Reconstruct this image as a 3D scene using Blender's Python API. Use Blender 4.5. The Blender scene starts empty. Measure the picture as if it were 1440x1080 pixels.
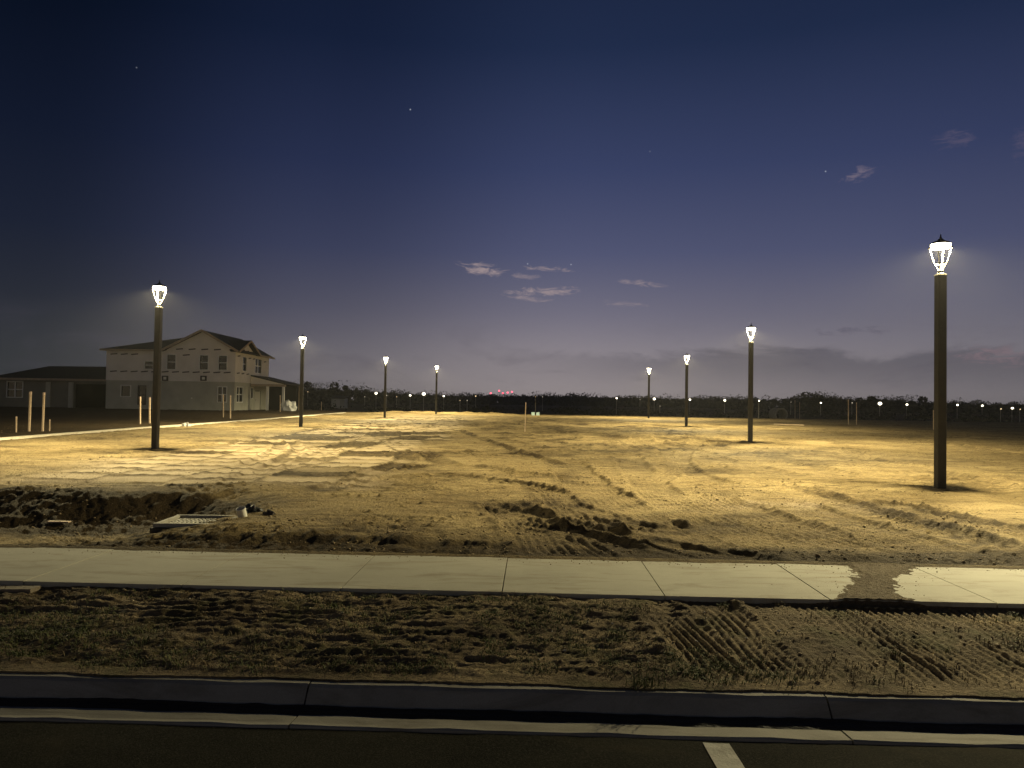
import bpy, bmesh, math, random
import numpy as np
from mathutils import Vector, Matrix

random.seed(7)
rng = np.random.default_rng(11)
C = bpy.context.scene.collection
SC = bpy.context.scene

# ------------------------------------------------------------------ camera
F, EYE = 1082.0, 1.6
RHO, TH = math.radians(0.9), math.atan(26 / 1082)
fw = np.array([0, math.cos(TH), math.sin(TH)]); r0 = np.array([1.0, 0, 0]); u0 = np.cross(r0, fw)
rt = math.cos(RHO) * r0 + math.sin(RHO) * u0
up = math.cos(RHO) * u0 - math.sin(RHO) * r0
cam = bpy.data.cameras.new('camera'); camo = bpy.data.objects.new('camera', cam); C.objects.link(camo)
cam.sensor_width = 36; cam.lens = 36 * F / 1440; cam.clip_start = 0.05; cam.clip_end = 8000
camo.matrix_world = Matrix(((rt[0], up[0], -fw[0], 0), (rt[1], up[1], -fw[1], 0), (rt[2], up[2], -fw[2], EYE), (0, 0, 0, 1)))
SC.camera = camo
SC.view_settings.view_transform = 'Standard'; SC.view_settings.look = 'None'
SC.view_settings.gamma = 1.0; SC.view_settings.exposure = 0.0; SC.view_settings.use_curve_mapping = False

def ray(x, y): return fw + (x - 720) / F * rt + (540 - y) / F * up
def onz(x, y, z=0.0):
    d = ray(x, y); t = (z - EYE) / d[2]; return float(t * d[0]), float(t * d[1])
def ony(x, y, Y):
    d = ray(x, y); t = Y / d[1]; return float(t * d[0]), float(EYE + t * d[2])
def onx(x, y, X):
    d = ray(x, y); t = X / d[0]; return float(t * d[1]), float(EYE + t * d[2])

def lin(*c): return tuple((v / 255 / 12.92) if v / 255 <= .04045 else ((v / 255 + .055) / 1.055) ** 2.4 for v in c)

# ------------------------------------------------------------------ world: dusk sky, town glow, thin clouds
W = bpy.data.worlds.new('World'); SC.world = W; W.use_nodes = True
nt = W.node_tree; nt.nodes.clear()
def N(t, typ, **kw):
    n = t.nodes.new(typ)
    for k, v in kw.items(): setattr(n, k, v)
    return n
def mth(t, op, a, b=None, c=None, clamp=False):
    n = N(t, 'ShaderNodeMath', operation=op, use_clamp=clamp)
    for i, v in enumerate((a, b, c)):
        if v is None: continue
        if isinstance(v, (int, float)): n.inputs[i].default_value = v
        else: t.links.new(v, n.inputs[i])
    return n.outputs[0]
def mixc(t, fac, a, b, mode='MIX'):
    n = N(t, 'ShaderNodeMix', data_type='RGBA', blend_type=mode)
    for i, v in ((0, fac), (6, a), (7, b)):
        if isinstance(v, (int, float)): n.inputs[i].default_value = v
        elif isinstance(v, tuple): n.inputs[i].default_value = (*v, 1) if len(v) == 3 else v
        else: t.links.new(v, n.inputs[i])
    return n.outputs[2]
def ramp(t, fac, stops, interp='LINEAR'):
    n = N(t, 'ShaderNodeValToRGB'); n.color_ramp.interpolation = interp
    e = n.color_ramp.elements
    while len(e) < len(stops): e.new(.5)
    for el, (p, c) in zip(e, stops):
        el.position = p; el.color = (*c, 1) if isinstance(c, tuple) else (c, c, c, 1)
    t.links.new(fac, n.inputs[0]); return n.outputs[0]
def noise(t, vec, scale, detail=4, rough=.55, dist=0.0):
    n = N(t, 'ShaderNodeTexNoise'); n.inputs['Scale'].default_value = scale; n.inputs['Detail'].default_value = detail
    n.inputs['Roughness'].default_value = rough; n.inputs['Distortion'].default_value = dist
    if vec is not None: t.links.new(vec, n.inputs['Vector'])
    return n.outputs[0]
tc = N(nt, 'ShaderNodeTexCoord'); sx = N(nt, 'ShaderNodeSeparateXYZ'); nt.links.new(tc.outputs['Generated'], sx.inputs[0])
el = mth(nt, 'MULTIPLY', mth(nt, 'ARCSINE', sx.outputs[2]), 180 / math.pi)      # elevation, degrees
az = mth(nt, 'MULTIPLY', mth(nt, 'ARCTAN2', sx.outputs[0], sx.outputs[1]), 180 / math.pi)   # azimuth from +Y
SKY = ramp(nt, mth(nt, 'DIVIDE', mth(nt, 'ADD', el, 5), 65, clamp=True), [
    (0.00, lin(48, 46, 50)), (5 / 65, lin(130, 123, 125)), (8 / 65, lin(124, 119, 126)), (11.5 / 65, lin(102, 101, 119)),
    (16 / 65, lin(78, 83, 113)), (22 / 65, lin(56, 65, 99)), (30 / 65, lin(32, 44, 73)), (42 / 65, lin(18, 26, 48)), (1.0, lin(12, 18, 34))])
# sky dims towards the left; brightened and warmed behind the camera as added fill
azf = ramp(nt, mth(nt, 'ADD', mth(nt, 'DIVIDE', az, 360), .5), [(0.0, (1.000, 0.850, 0.490)), (.25, (0.400, 0.390, 0.340)), (.365, (0.050, 0.066, 0.072)), (.41, (0.075, 0.092, 0.098)), (.462, (0.255, 0.270, 0.290)), (.515, (0.500, 0.500, 0.500)), (.56, (0.475, 0.475, 0.475)),
    (.615, (0.410, 0.415, 0.420)), (.75, (0.425, 0.410, 0.370)), (1.0, (1.000, 0.850, 0.490))], 'EASE')
azf = mixc(nt, 1.0, azf, (2.0, 2.0, 2.0), 'MULTIPLY')
SKY = mixc(nt, 1.0, SKY, azf, 'MULTIPLY')
glow = mth(nt, 'MULTIPLY', mth(nt, 'EXPONENT', mth(nt, 'MULTIPLY', mth(nt, 'POWER', mth(nt, 'DIVIDE', mth(nt, 'SUBTRACT', az, 1), 19), 2), -1)),
           mth(nt, 'EXPONENT', mth(nt, 'MULTIPLY', mth(nt, 'POWER', mth(nt, 'DIVIDE', el, 6.8), 2), -1)))
SKY = mixc(nt, glow, SKY, mixc(nt, 1.0, SKY, (.095, .078, .070), 'ADD'))
cv = N(nt, 'ShaderNodeCombineXYZ'); nt.links.new(az, cv.inputs[0]); nt.links.new(mth(nt, 'MULTIPLY', el, 3.2), cv.inputs[1])
cn = noise(nt, cv.outputs[0], .8, 8, .68, .9)
cn2 = noise(nt, cv.outputs[0], .12, 5, .6, .8)
# long grey cloud bank low on the right
edge = mth(nt, 'ADD', 4.1, mth(nt, 'MULTIPLY', mth(nt, 'SUBTRACT', cn2, .5), 3.4))
edge = mth(nt, 'ADD', edge, mth(nt, 'MULTIPLY', mth(nt, 'SUBTRACT', cn, .5), 1.0))
bank = N(nt, 'ShaderNodeMapRange', interpolation_type='SMOOTHSTEP')
nt.links.new(mth(nt, 'SUBTRACT', edge, el), bank.inputs[0]); bank.inputs[1].default_value = -.15; bank.inputs[2].default_value = .75
bw = N(nt, 'ShaderNodeMapRange', interpolation_type='SMOOTHSTEP'); nt.links.new(az, bw.inputs[0]); bw.inputs[1].default_value = -8; bw.inputs[2].default_value = 20
bl = N(nt, 'ShaderNodeMapRange', interpolation_type='SMOOTHSTEP'); nt.links.new(el, bl.inputs[0]); bl.inputs[1].default_value = 0.6; bl.inputs[2].default_value = 3.2
bf = mth(nt, 'MULTIPLY', mth(nt, 'MULTIPLY', bank.outputs[0], bw.outputs[0]), mth(nt, 'ADD', .25, mth(nt, 'MULTIPLY', bl.outputs[0], .75)))
SKY = mixc(nt, mth(nt, 'MULTIPLY', bf, .5), SKY, lin(62, 62, 74))
streak = N(nt, 'ShaderNodeMapRange', interpolation_type='SMOOTHSTEP'); nt.links.new(cn2, streak.inputs[0]); streak.inputs[1].default_value = .48; streak.inputs[2].default_value = .7
lowm = mth(nt, 'EXPONENT', mth(nt, 'MULTIPLY', mth(nt, 'POWER', mth(nt, 'DIVIDE', mth(nt, 'SUBTRACT', el, 3), 2.2), 2), -1))
SKY = mixc(nt, mth(nt, 'MULTIPLY', mth(nt, 'MULTIPLY', streak.outputs[0], lowm), .35), SKY, lin(76, 72, 84))
def blob(px, py, wx, wy, col, amt, slope=0.0):
    global SKY
    d = ray(px, py); d = d / np.linalg.norm(d)
    A = math.degrees(math.atan2(d[0], d[1])); E_ = math.degrees(math.asin(d[2]))
    da = mth(nt, 'SUBTRACT', az, A)
    de = mth(nt, 'SUBTRACT', mth(nt, 'SUBTRACT', el, E_), mth(nt, 'MULTIPLY', da, slope))
    q = mth(nt, 'ADD', mth(nt, 'POWER', mth(nt, 'DIVIDE', da, wx / F * 57.3), 2), mth(nt, 'POWER', mth(nt, 'DIVIDE', de, wy / F * 57.3), 2))
    v = mth(nt, 'ADD', mth(nt, 'SUBTRACT', 1, q), mth(nt, 'MULTIPLY', mth(nt, 'SUBTRACT', cn, .52), 6.5))
    mr = N(nt, 'ShaderNodeMapRange', interpolation_type='SMOOTHSTEP'); nt.links.new(v, mr.inputs[0]); mr.inputs[1].default_value = -.1; mr.inputs[2].default_value = 1.7
    SKY = mixc(nt, mth(nt, 'MULTIPLY', mr.outputs[0], amt), SKY, col)
pink = lin(162, 145, 146)
for b in ((678, 379, 38, 9, pink, .85, -.12), (737, 389, 22, 5, pink, .5, 0), (770, 378, 38, 4, pink, .65, -.05), (765, 410, 52, 7, pink, .75, .05),
          (745, 420, 34, 5, pink, .6, -.1), (900, 398, 38, 4, pink, .55, -.12), (880, 427, 40, 4, pink, .45, -.08),
          (1211, 244, 24, 9, lin(118, 108, 124), .8, .25), (1340, 197, 24, 11, lin(84, 80, 104), .7, 0), (1440, 200, 14, 20, lin(84, 80, 104), .6, 0),
          (1412, 500, 52, 13, lin(134, 112, 120), .6, -.05), (1200, 466, 60, 6, lin(78, 74, 92), .5, 0)):
    blob(*b)
for px, py, a in ((577, 154, .35), (1161, 241, .3), (742, 371, .3), (803, 372, .3), (192, 95, .12), (914, 213, .1)):
    d = ray(px, py); d = d / np.linalg.norm(d)
    dp = N(nt, 'ShaderNodeVectorMath', operation='DOT_PRODUCT'); nt.links.new(tc.outputs['Generated'], dp.inputs[0]); dp.inputs[1].default_value = tuple(d)
    s = N(nt, 'ShaderNodeMapRange'); nt.links.new(dp.outputs['Value'], s.inputs[0]); s.inputs[1].default_value = math.cos(.0011); s.inputs[2].default_value = math.cos(.0004)
    SKY = mixc(nt, mth(nt, 'MULTIPLY', s.outputs[0], a), SKY, (.8, .85, .95))
bg = N(nt, 'ShaderNodeBackground'); nt.links.new(SKY, bg.inputs[0]); bg.inputs[1].default_value = 1.0
wo = N(nt, 'ShaderNodeOutputWorld'); nt.links.new(bg.outputs[0], wo.inputs[0])

HAZE = 0.0002
LAMP_WATT = 17500.0
LAMP_COL = (1.0, .855, .47)

# ------------------------------------------------------------------ helpers
def mat(name, col, rough=.9, var=None, scale=3.0, bump=0.0, bscale=40.0, metal=0.0, spec=.3, emis=None, estr=0.0, coord='Object'):
    m = bpy.data.materials.new(name); m.use_nodes = True; t = m.node_tree
    b = t.nodes['Principled BSDF']; b.inputs['Roughness'].default_value = rough; b.inputs['Metallic'].default_value = metal
    b.inputs['Specular IOR Level'].default_value = spec
    tcn = N(t, 'ShaderNodeTexCoord'); vec = tcn.outputs[coord]
    if var:
        f = ramp(t, noise(t, vec, scale, 6, .6), [(.3, 0.0), (.7, 1.0)])
        t.links.new(mixc(t, f, col, var), b.inputs['Base Color'])
    else: b.inputs['Base Color'].default_value = (*col, 1)
    if bump:
        bn = N(t, 'ShaderNodeBump'); bn.inputs['Strength'].default_value = bump; bn.inputs['Distance'].default_value = .02
        t.links.new(noise(t, vec, bscale, 5, .6), bn.inputs['Height']); t.links.new(bn.outputs[0], b.inputs['Normal'])
    if emis:
        b.inputs['Emission Color'].default_value = (*emis, 1); b.inputs['Emission Strength'].default_value = estr
    return m
def obj(name, me, m=None, parent=None, loc=None, rot=None):
    o = bpy.data.objects.new(name, me); C.objects.link(o)
    if m and me and not me.materials: me.materials.append(m)
    if parent: o.parent = parent
    if loc is not None: o.location = loc
    if rot is not None: o.rotation_euler = rot
    return o
def tag(o, label=None, cat=None, group=None, kind=None):
    if label: o['label'] = label
    if cat: o['category'] = cat
    if group: o['group'] = group
    if kind: o['kind'] = kind
    return o
def empty(name, loc, label, cat, group=None, rz=0.0):
    o = bpy.data.objects.new(name, None); C.objects.link(o); o.location = loc; o.rotation_euler = (0, 0, rz)
    o.empty_display_size = .2
    return tag(o, label, cat, group)
def copy_tree(o, parent=None):
    c = o.copy(); C.objects.link(c); c.parent = parent
    for ch in list(o.children): copy_tree(ch, c)
    return c

class MB:
    def __init__(s): s.v = []; s.f = []
    def add(s, vs, fs):
        o = len(s.v); s.v += [tuple(map(float, q)) for q in vs]; s.f += [tuple(i + o for i in f) for f in fs]; return s
    def box(s, a, b):
        x0, y0, z0 = a; x1, y1, z1 = b
        return s.add([(x0, y0, z0), (x1, y0, z0), (x1, y1, z0), (x0, y1, z0), (x0, y0, z1), (x1, y0, z1), (x1, y1, z1), (x0, y1, z1)],
                     [(0, 3, 2, 1), (4, 5, 6, 7), (0, 1, 5, 4), (1, 2, 6, 5), (2, 3, 7, 6), (3, 0, 4, 7)])
    def bar(s, p, q, w, h=None, n=4, up=(0, 0, 1)):
        h = h or w; p, q = Vector(p), Vector(q); d = (q - p).normalized(); u = Vector(up)
        if abs(d.dot(u)) > .98: u = Vector((1, 0, 0))
        a = d.cross(u).normalized(); b = a.cross(d)
        vs = []
        for c in (p, q):
            for k in range(n):
                if n == 4: ca, cb = ((-1, -1), (1, -1), (1, 1), (-1, 1))[k]
                else: ca, cb = math.cos(2 * math.pi * k / n), math.sin(2 * math.pi * k / n)
                vs.append(c + a * ca * w / 2 + b * cb * h / 2)
        fs = [(k, (k + 1) % n, n + (k + 1) % n, n + k) for k in range(n)] + [tuple(range(n))[::-1], tuple(range(n, 2 * n))]
        return s.add(vs, fs)
    def lathe(s, prof, n=16, c=(0, 0), cap=True, ph=0.0):
        vs = [(c[0] + r * math.cos(2 * math.pi * k / n + ph), c[1] + r * math.sin(2 * math.pi * k / n + ph), z) for r, z in prof for k in range(n)]
        fs = [(i * n + k, i * n + (k + 1) % n, (i + 1) * n + (k + 1) % n, (i + 1) * n + k) for i in range(len(prof) - 1) for k in range(n)]
        if cap: fs += [tuple(range(n))[::-1], tuple((len(prof) - 1) * n + k for k in range(n))]
        return s.add(vs, fs)
    def slab(s, poly, t=.15):
        n = len(poly); vs = list(poly) + [(x, y, z - t) for x, y, z in poly]
        return s.add(vs, [tuple(range(n)), tuple(range(n, 2 * n))[::-1]] + [(i, n + i, n + (i + 1) % n, (i + 1) % n) for i in range(n)])
    def mesh(s, name, smooth=False, bevel=0.0):
        me = bpy.data.meshes.new(name); me.from_pydata(s.v, [], s.f); me.update()
        bm = bmesh.new(); bm.from_mesh(me); bmesh.ops.recalc_face_normals(bm, faces=bm.faces)
        if bevel: bmesh.ops.bevel(bm, geom=bm.edges[:], offset=bevel, segments=2, affect='EDGES', profile=.6)
        bm.to_mesh(me); bm.free()
        if smooth: me.polygons.foreach_set('use_smooth', [True] * len(me.polygons))
        return me
    def build(s, name, m, parent=None, smooth=False, bevel=0.0, loc=None): return obj(name, s.mesh(name, smooth, bevel), m, parent, loc)

def grid_mesh(name, X, Y, Z, attrs=None):
    r, c = X.shape
    me = bpy.data.meshes.new(name); me.vertices.add(r * c)
    me.vertices.foreach_set('co', np.stack([X, Y, Z], -1).astype(np.float32).ravel())
    i = np.arange(r * c).reshape(r, c)
    q = np.stack([i[:-1, :-1], i[:-1, 1:], i[1:, 1:], i[1:, :-1]], -1).reshape(-1, 4)
    me.loops.add(q.size); me.loops.foreach_set('vertex_index', q.astype(np.int32).ravel())
    me.polygons.add(len(q)); me.polygons.foreach_set('loop_start', np.arange(0, q.size, 4, dtype=np.int32))
    me.update(calc_edges=True)
    me.polygons.foreach_set('use_smooth', np.ones(len(q), dtype=bool))
    for k, v in (attrs or {}).items():
        a = me.attributes.new(k, 'FLOAT', 'POINT'); a.data.foreach_set('value', v.astype(np.float32).ravel())
    me.validate(); return me

# 2D gradient noise
PERM = rng.permutation(512); ANG = rng.uniform(0, 2 * math.pi, 512)
GX, GY = np.cos(ANG), np.sin(ANG)
def pn(x, y, seed=0):
    x = x + seed * 17.31; y = y - seed * 9.77
    xi = np.floor(x).astype(np.int64); yi = np.floor(y).astype(np.int64); xf = x - xi; yf = y - yi
    def g(a, b):
        h = PERM[(PERM[(xi + a) & 511] + yi + b) & 511]; return GX[h] * (xf - a) + GY[h] * (yf - b)
    u = xf * xf * xf * (xf * (xf * 6 - 15) + 10); v = yf * yf * yf * (yf * (yf * 6 - 15) + 10)
    a = g(0, 0); b = g(1, 0); c = g(0, 1); d = g(1, 1)
    return ((a + (b - a) * u) * (1 - v) + (c + (d - c) * u) * v) * 1.5
def fbm(x, y, sc, oct=4, seed=0, gain=.5):
    s = 0; a = 1.0
    for k in range(oct): s = s + a * pn(x * sc, y * sc, seed + k * 3); a *= gain; sc *= 2.03
    return s
def ss(a, b, x):
    t = np.clip((x - a) / (b - a), 0, 1); return t * t * (3 - 2 * t)

SL = 0.028                                     # the street runs a little askew of the camera
def vst(X, Y): return Y + SL * X               # distance across the street

# ------------------------------------------------------------------ ground shape
def base_z(X, Y):
    X = np.asarray(X, float); Y = np.asarray(Y, float); v = vst(X, Y)
    z = .06 * ss(24, 42, Y) + .2 * ss(40, 80, Y)
    z = z + .16 * ss(-18, -24, X) * ss(45, 66, Y)
    bl = 12.55 + .30 * ss(-7, -4, X) * 2.6                           # edge of the bank on the left
    dip = (1 - ss(-5.6, -3.3, X)) * ss(8.15, 9.6, v) * (1 - ss(bl - 1.15, bl + .05, Y + .16 * pn(X * 1.3, Y * 1.3, 5) + .05 * pn(X * 5, Y * 5, 6)))
    z = z - (  .36 - .08 * ss(-5.4, -4.4, X) * (1 - ss(10.6, 11.2, Y))) * dip
    z = z + .07 * np.exp(-((Y - bl - .35) / .5) ** 2) * (1 - ss(-4.6, -3.4, X))
    z = z - .07 * (1 - ss(8.74, 9.0, v + .12 * pn(X * .6, X * 0, 9) + .012 * pn(X * 4, X * 0, 2))) * ss(-7, -5, X) * (1 - ss(-1.0, .6, X))
    z = z + (.22 + .12 * pn(X * .9, Y * .9, 12)) * np.exp(-((Y - 83.5 - .1 * X) / 1.1) ** 2) * ss(-16, -12, X) * (1 - ss(-3, 2, X))
    z = z - .5 * ss(88, 100, Y + .05 * np.abs(X))
    return z

def cat(pts, step=.45):
    P = [np.array(p, float) for p in pts]; P = [2 * P[0] - P[1]] + P + [2 * P[-1] - P[-2]]; out = []
    for i in range(1, len(P) - 2):
        n = max(2, int(np.linalg.norm(P[i + 1] - P[i]) / step))
        for k in range(n):
            t = k / n; a, b, c, d = P[i - 1:i + 3]
            out.append(.5 * (2 * b + (c - a) * t + (2 * a - 5 * b + 4 * c - d) * t * t + (3 * b - a - 3 * c + d) * t ** 3))
    out.append(P[-2]); return np.array(out)
TR = []
def px_track(px, w, depth, kind, z=0.0, pitch=.1, amp=None, soil=.25):
    TR.append((cat([onz(x, y, z) for x, y in px]), w, depth, kind, pitch, amp if amp is not None else depth * .8, soil))
px_track([(790, 645), (815, 672), (868, 712), (950, 752), (1050, 792)], 1.0, .035, 'rib', pitch=.105, amp=.022)
px_track([(880, 640), (905, 672), (950, 712), (1040, 745), (1130, 772)], .8, .03, 'rib', pitch=.10, amp=.018)
px_track([(690, 700), (735, 728), (780, 772), (800, 790)], .75, .03, 'rib', pitch=.10, amp=.022, soil=.5)
px_track([(770, 690), (828, 735), (880, 772), (900, 785)], .6, .035, 'rib', pitch=.10, amp=.022, soil=.5)
px_track([(820, 745), (880, 778), (930, 800)], .8, .03, 'rib', pitch=.10, amp=.02, soil=.4)
px_track([(1120, 684), (1200, 708), (1300, 738), (1470, 782)], .36, .042, 'lug', pitch=.22, amp=.03, soil=.8)
px_track([(1190, 702), (1290, 712), (1380, 735), (1480, 752)], .3, .032, 'lug', pitch=.2, amp=.025, soil=.7)
px_track([(1260, 775), (1340, 788), (1470, 800)], .5, .03, 'lug', pitch=.2, amp=.022, soil=.6)
px_track([(960, 690), (1060, 730), (1200, 772), (1350, 806)], 1.1, .03, 'rib', pitch=.12, amp=.024)
px_track([(1000, 735), (1100, 768), (1230, 798)], .9, .03, 'rib', pitch=.11, amp=.024)
px_track([(900, 760), (1000, 782), (1120, 802)], .9, .03, 'rib', pitch=.12, amp=.026)
px_track([(1080, 700), (1180, 735), (1300, 770), (1440, 800)], .8, .025, 'rib', pitch=.1, amp=.018)
px_track([(830, 612), (905, 622), (950, 645), (930, 672), (880, 690)], .5, .03, 'rib', pitch=.12, amp=.016)
px_track([(770, 640), (850, 625), (960, 618), (1060, 640)], .5, .04, 'smooth')
px_track([(1000, 612), (960, 640), (990, 672), (1090, 690)], .5, .03, 'rib', pitch=.12, amp=.015)
px_track([(420, 700), (520, 668), (570, 640), (520, 612), (470, 604)], .5, .03, 'lug', pitch=.3, amp=.02, soil=.6)
px_track([(300, 688), (360, 668), (450, 640), (510, 612), (560, 598)], .55, .03, 'lug', pitch=.3, amp=.02, soil=.6)
px_track([(640, 660), (600, 640), (540, 618), (500, 606)], .5, .03, 'lug', pitch=.3, amp=.02, soil=.55)
px_track([(330, 660), (372, 645), (395, 628), (380, 618)], .45, .05, 'smooth')
px_track([(345, 668), (392, 652), (420, 634), (405, 620)], .35, .05, 'smooth')
px_track([(440, 690), (600, 668), (730, 680), (800, 700)], .4, .05, 'lug', pitch=.25, amp=.03, soil=.45)
px_track([(470, 672), (620, 655), (760, 668), (840, 668)], .4, .04, 'lug', pitch=.25, amp=.03, soil=.45)
px_track([(620, 598), (660, 612), (720, 632), (800, 656)], .3, .06, 'smooth', soil=.7)
px_track([(-20, 700), (120, 685), (280, 690), (400, 680)], .3, .04, 'lug', pitch=.2, amp=.04, soil=.6)
px_track([(100, 640), (250, 632), (400, 612), (500, 596)], .5, .03, 'smooth')
px_track([(1060, 632), (1180, 640), (1300, 660), (1440, 690)], .45, .03, 'smooth')
px_track([(1100, 606), (1250, 616), (1440, 640)], .8, .05, 'smooth')
for a, b, c_, wd in (((990, 790), (1130, 880), (1290, 1010), .62), ((1060, 790), (1200, 872), (1390, 1005), .7), ((1150, 795), (1300, 872), (1520, 990), .75),
                     ((900, 790), (1010, 862), (1130, 980), .4), ((1260, 800), (1400, 868), (1600, 960), .8), ((930, 860), (1000, 920), (1060, 1010), .4), ((1380, 815), (1480, 870), (1620, 930), .6)):
    px_track([a, b, c_], wd, .022, 'rib', z=-.06, pitch=.066, amp=.024, soil=.15)
px_track([(670, 702), (745, 720), (840, 742), (960, 768), (1060, 785)], .34, .055, 'smooth', soil=.55)
px_track([(800, 708), (850, 722), (900, 735), (960, 742)], .3, .05, 'smooth', soil=.6)
px_track([(700, 735), (780, 742), (850, 757), (930, 790)], .3, .05, 'smooth', soil=.6)
random.seed(5)
for k in range(16):                                                 # older, fainter wheel marks over the whole lot
    x = random.uniform(-13, 13); y = random.uniform(14, 60); a = random.uniform(.9, 2.2); pts = []
    for j in range(6):
        pts.append((x, y)); a += random.uniform(-.25, .25); x += math.cos(a) * 5; y += math.sin(a) * 5
    for s in (0, 1.7):
        TR.append((cat([(p[0] + s, p[1]) for p in pts], 1.2), .42, .03, random.choice(('smooth', 'lug')), .3, .02, .3))

def tracks(X, Y):
    dz = np.zeros_like(X); soil = np.zeros_like(X); wipe = np.zeros_like(X)
    for P, w, depth, kind, pitch, amp, so in TR:
        m = w * .5 + .45
        sel = np.nonzero((X > P[:, 0].min() - m) & (X < P[:, 0].max() + m) & (Y > P[:, 1].min() - m) & (Y < P[:, 1].max() + m))
        if len(sel[0]) == 0: continue
        x, y = X[sel], Y[sel]; best = np.full(x.shape, 1e9); lat = np.zeros_like(x); arc = np.zeros_like(x); s0 = 0.0
        for a, b in zip(P[:-1], P[1:]):
            d = b - a; L = np.linalg.norm(d)
            if L < 1e-6: continue
            d = d / L; px, py = x - a[0], y - a[1]
            t = np.clip(px * d[0] + py * d[1], 0, L); qx, qy = px - t * d[0], py - t * d[1]; dd = np.hypot(qx, qy)
            k = dd < best; best = np.where(k, dd, best); lat = np.where(k, d[0] * py - d[1] * px, lat); arc = np.where(k, s0 + t, arc); s0 += L
        fl = min(1.6, .18 * s0); fade = ss(0, fl, arc) * ss(0, fl, s0 - arc) * np.clip((1.0 if kind == 'rib' else .8) + .6 * pn(x * .9, y * .9, 31), 0, 1.15)
        n = pn(x * 6, y * 6, 40); hw = w / 2 * (1 + .15 * pn(x * 2, y * 2, 41))
        ins = 1 - ss(hw - .06, hw + .05, best)
        h = -depth * ins
        if kind == 'rib': h = h + ins * amp * (.5 * np.sin(2 * math.pi * (lat + .035 * pn(x * 1.2, y * 1.2, 42)) / pitch) * np.clip(.75 + .9 * pn(x * 1.3, y * 1.3, 44), .1, 1.3) + .12 * n)
        elif kind == 'lug': h = h + ins * amp * (np.tanh(2.2 * np.sin(2 * math.pi * (arc / pitch + np.abs(lat) * 1.4 / pitch * .4))) * .6 + .8 * n)
        else: h = h + ins * depth * .25 * n
        h = h + (depth * (1.0 if kind == 'lug' else .7)) * np.exp(-((best - hw - .07) / .07) ** 2) * ((.7 + 1.0 * n + .5 * pn(x * 17, y * 17, 43)) if kind == 'lug' else (.9 + .35 * n))
        ov = np.clip(ins * fade * 1.2, 0, 1); dz[sel] = dz[sel] * (1 - ov) + h * fade; wipe[sel] = np.maximum(wipe[sel], ov if kind == 'rib' else ov * .3); soil[sel] = np.maximum(soil[sel], so * fade * (1 - ss(hw, hw + .25, best)))
    return dz, soil, wipe

def plates(X, Y):
    """the smoothed strips left by a grader, cut across by raised clod lines"""
    cx = -6.3 - .015 * (Y - 17); u = X - cx
    inside = ss(13.2, 15.0, Y + .8 * pn(X * .7, Y * .7, 51)) * (1 - ss(60, 75, Y)) * (1 - ss(3.0, 4.2, np.abs(u) + .7 * pn(X * .5, Y * .3, 52)))
    lane = np.floor(u / 1.55 + .35 * pn(Y * .22, Y * .0, 53))
    row = Y / 1.15 + lane * .37 + .10 * pn(X * .9, Y * .4, 54); fr = row - np.floor(row)
    gap = np.exp(-((np.minimum(fr, 1 - fr)) / .07) ** 2)
    lf = u / 1.55 + .35 * pn(Y * .22, Y * 0, 53); lf = lf - np.floor(lf); gap2 = np.exp(-((np.minimum(lf, 1 - lf)) / .05) ** 2)
    on = np.clip(.5 + 1.9 * pn(np.floor(row) * 1.7 + lane * 5.1, lane * 2.3 + np.floor(row) * .9, 55), 0, 1)
    g = np.maximum(gap, .8 * gap2) * inside
    on = ss(.28, .42, on)
    return g * (.35 + .65 * on), inside * on, inside

def rough_zone(X, Y):
    r = ss(-1.5, 1.5, X + (Y - 25) * .13) * (1 - ss(9, 13, X)) * ss(19, 26, Y) * (1 - ss(60, 80, Y))
    return r

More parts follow.
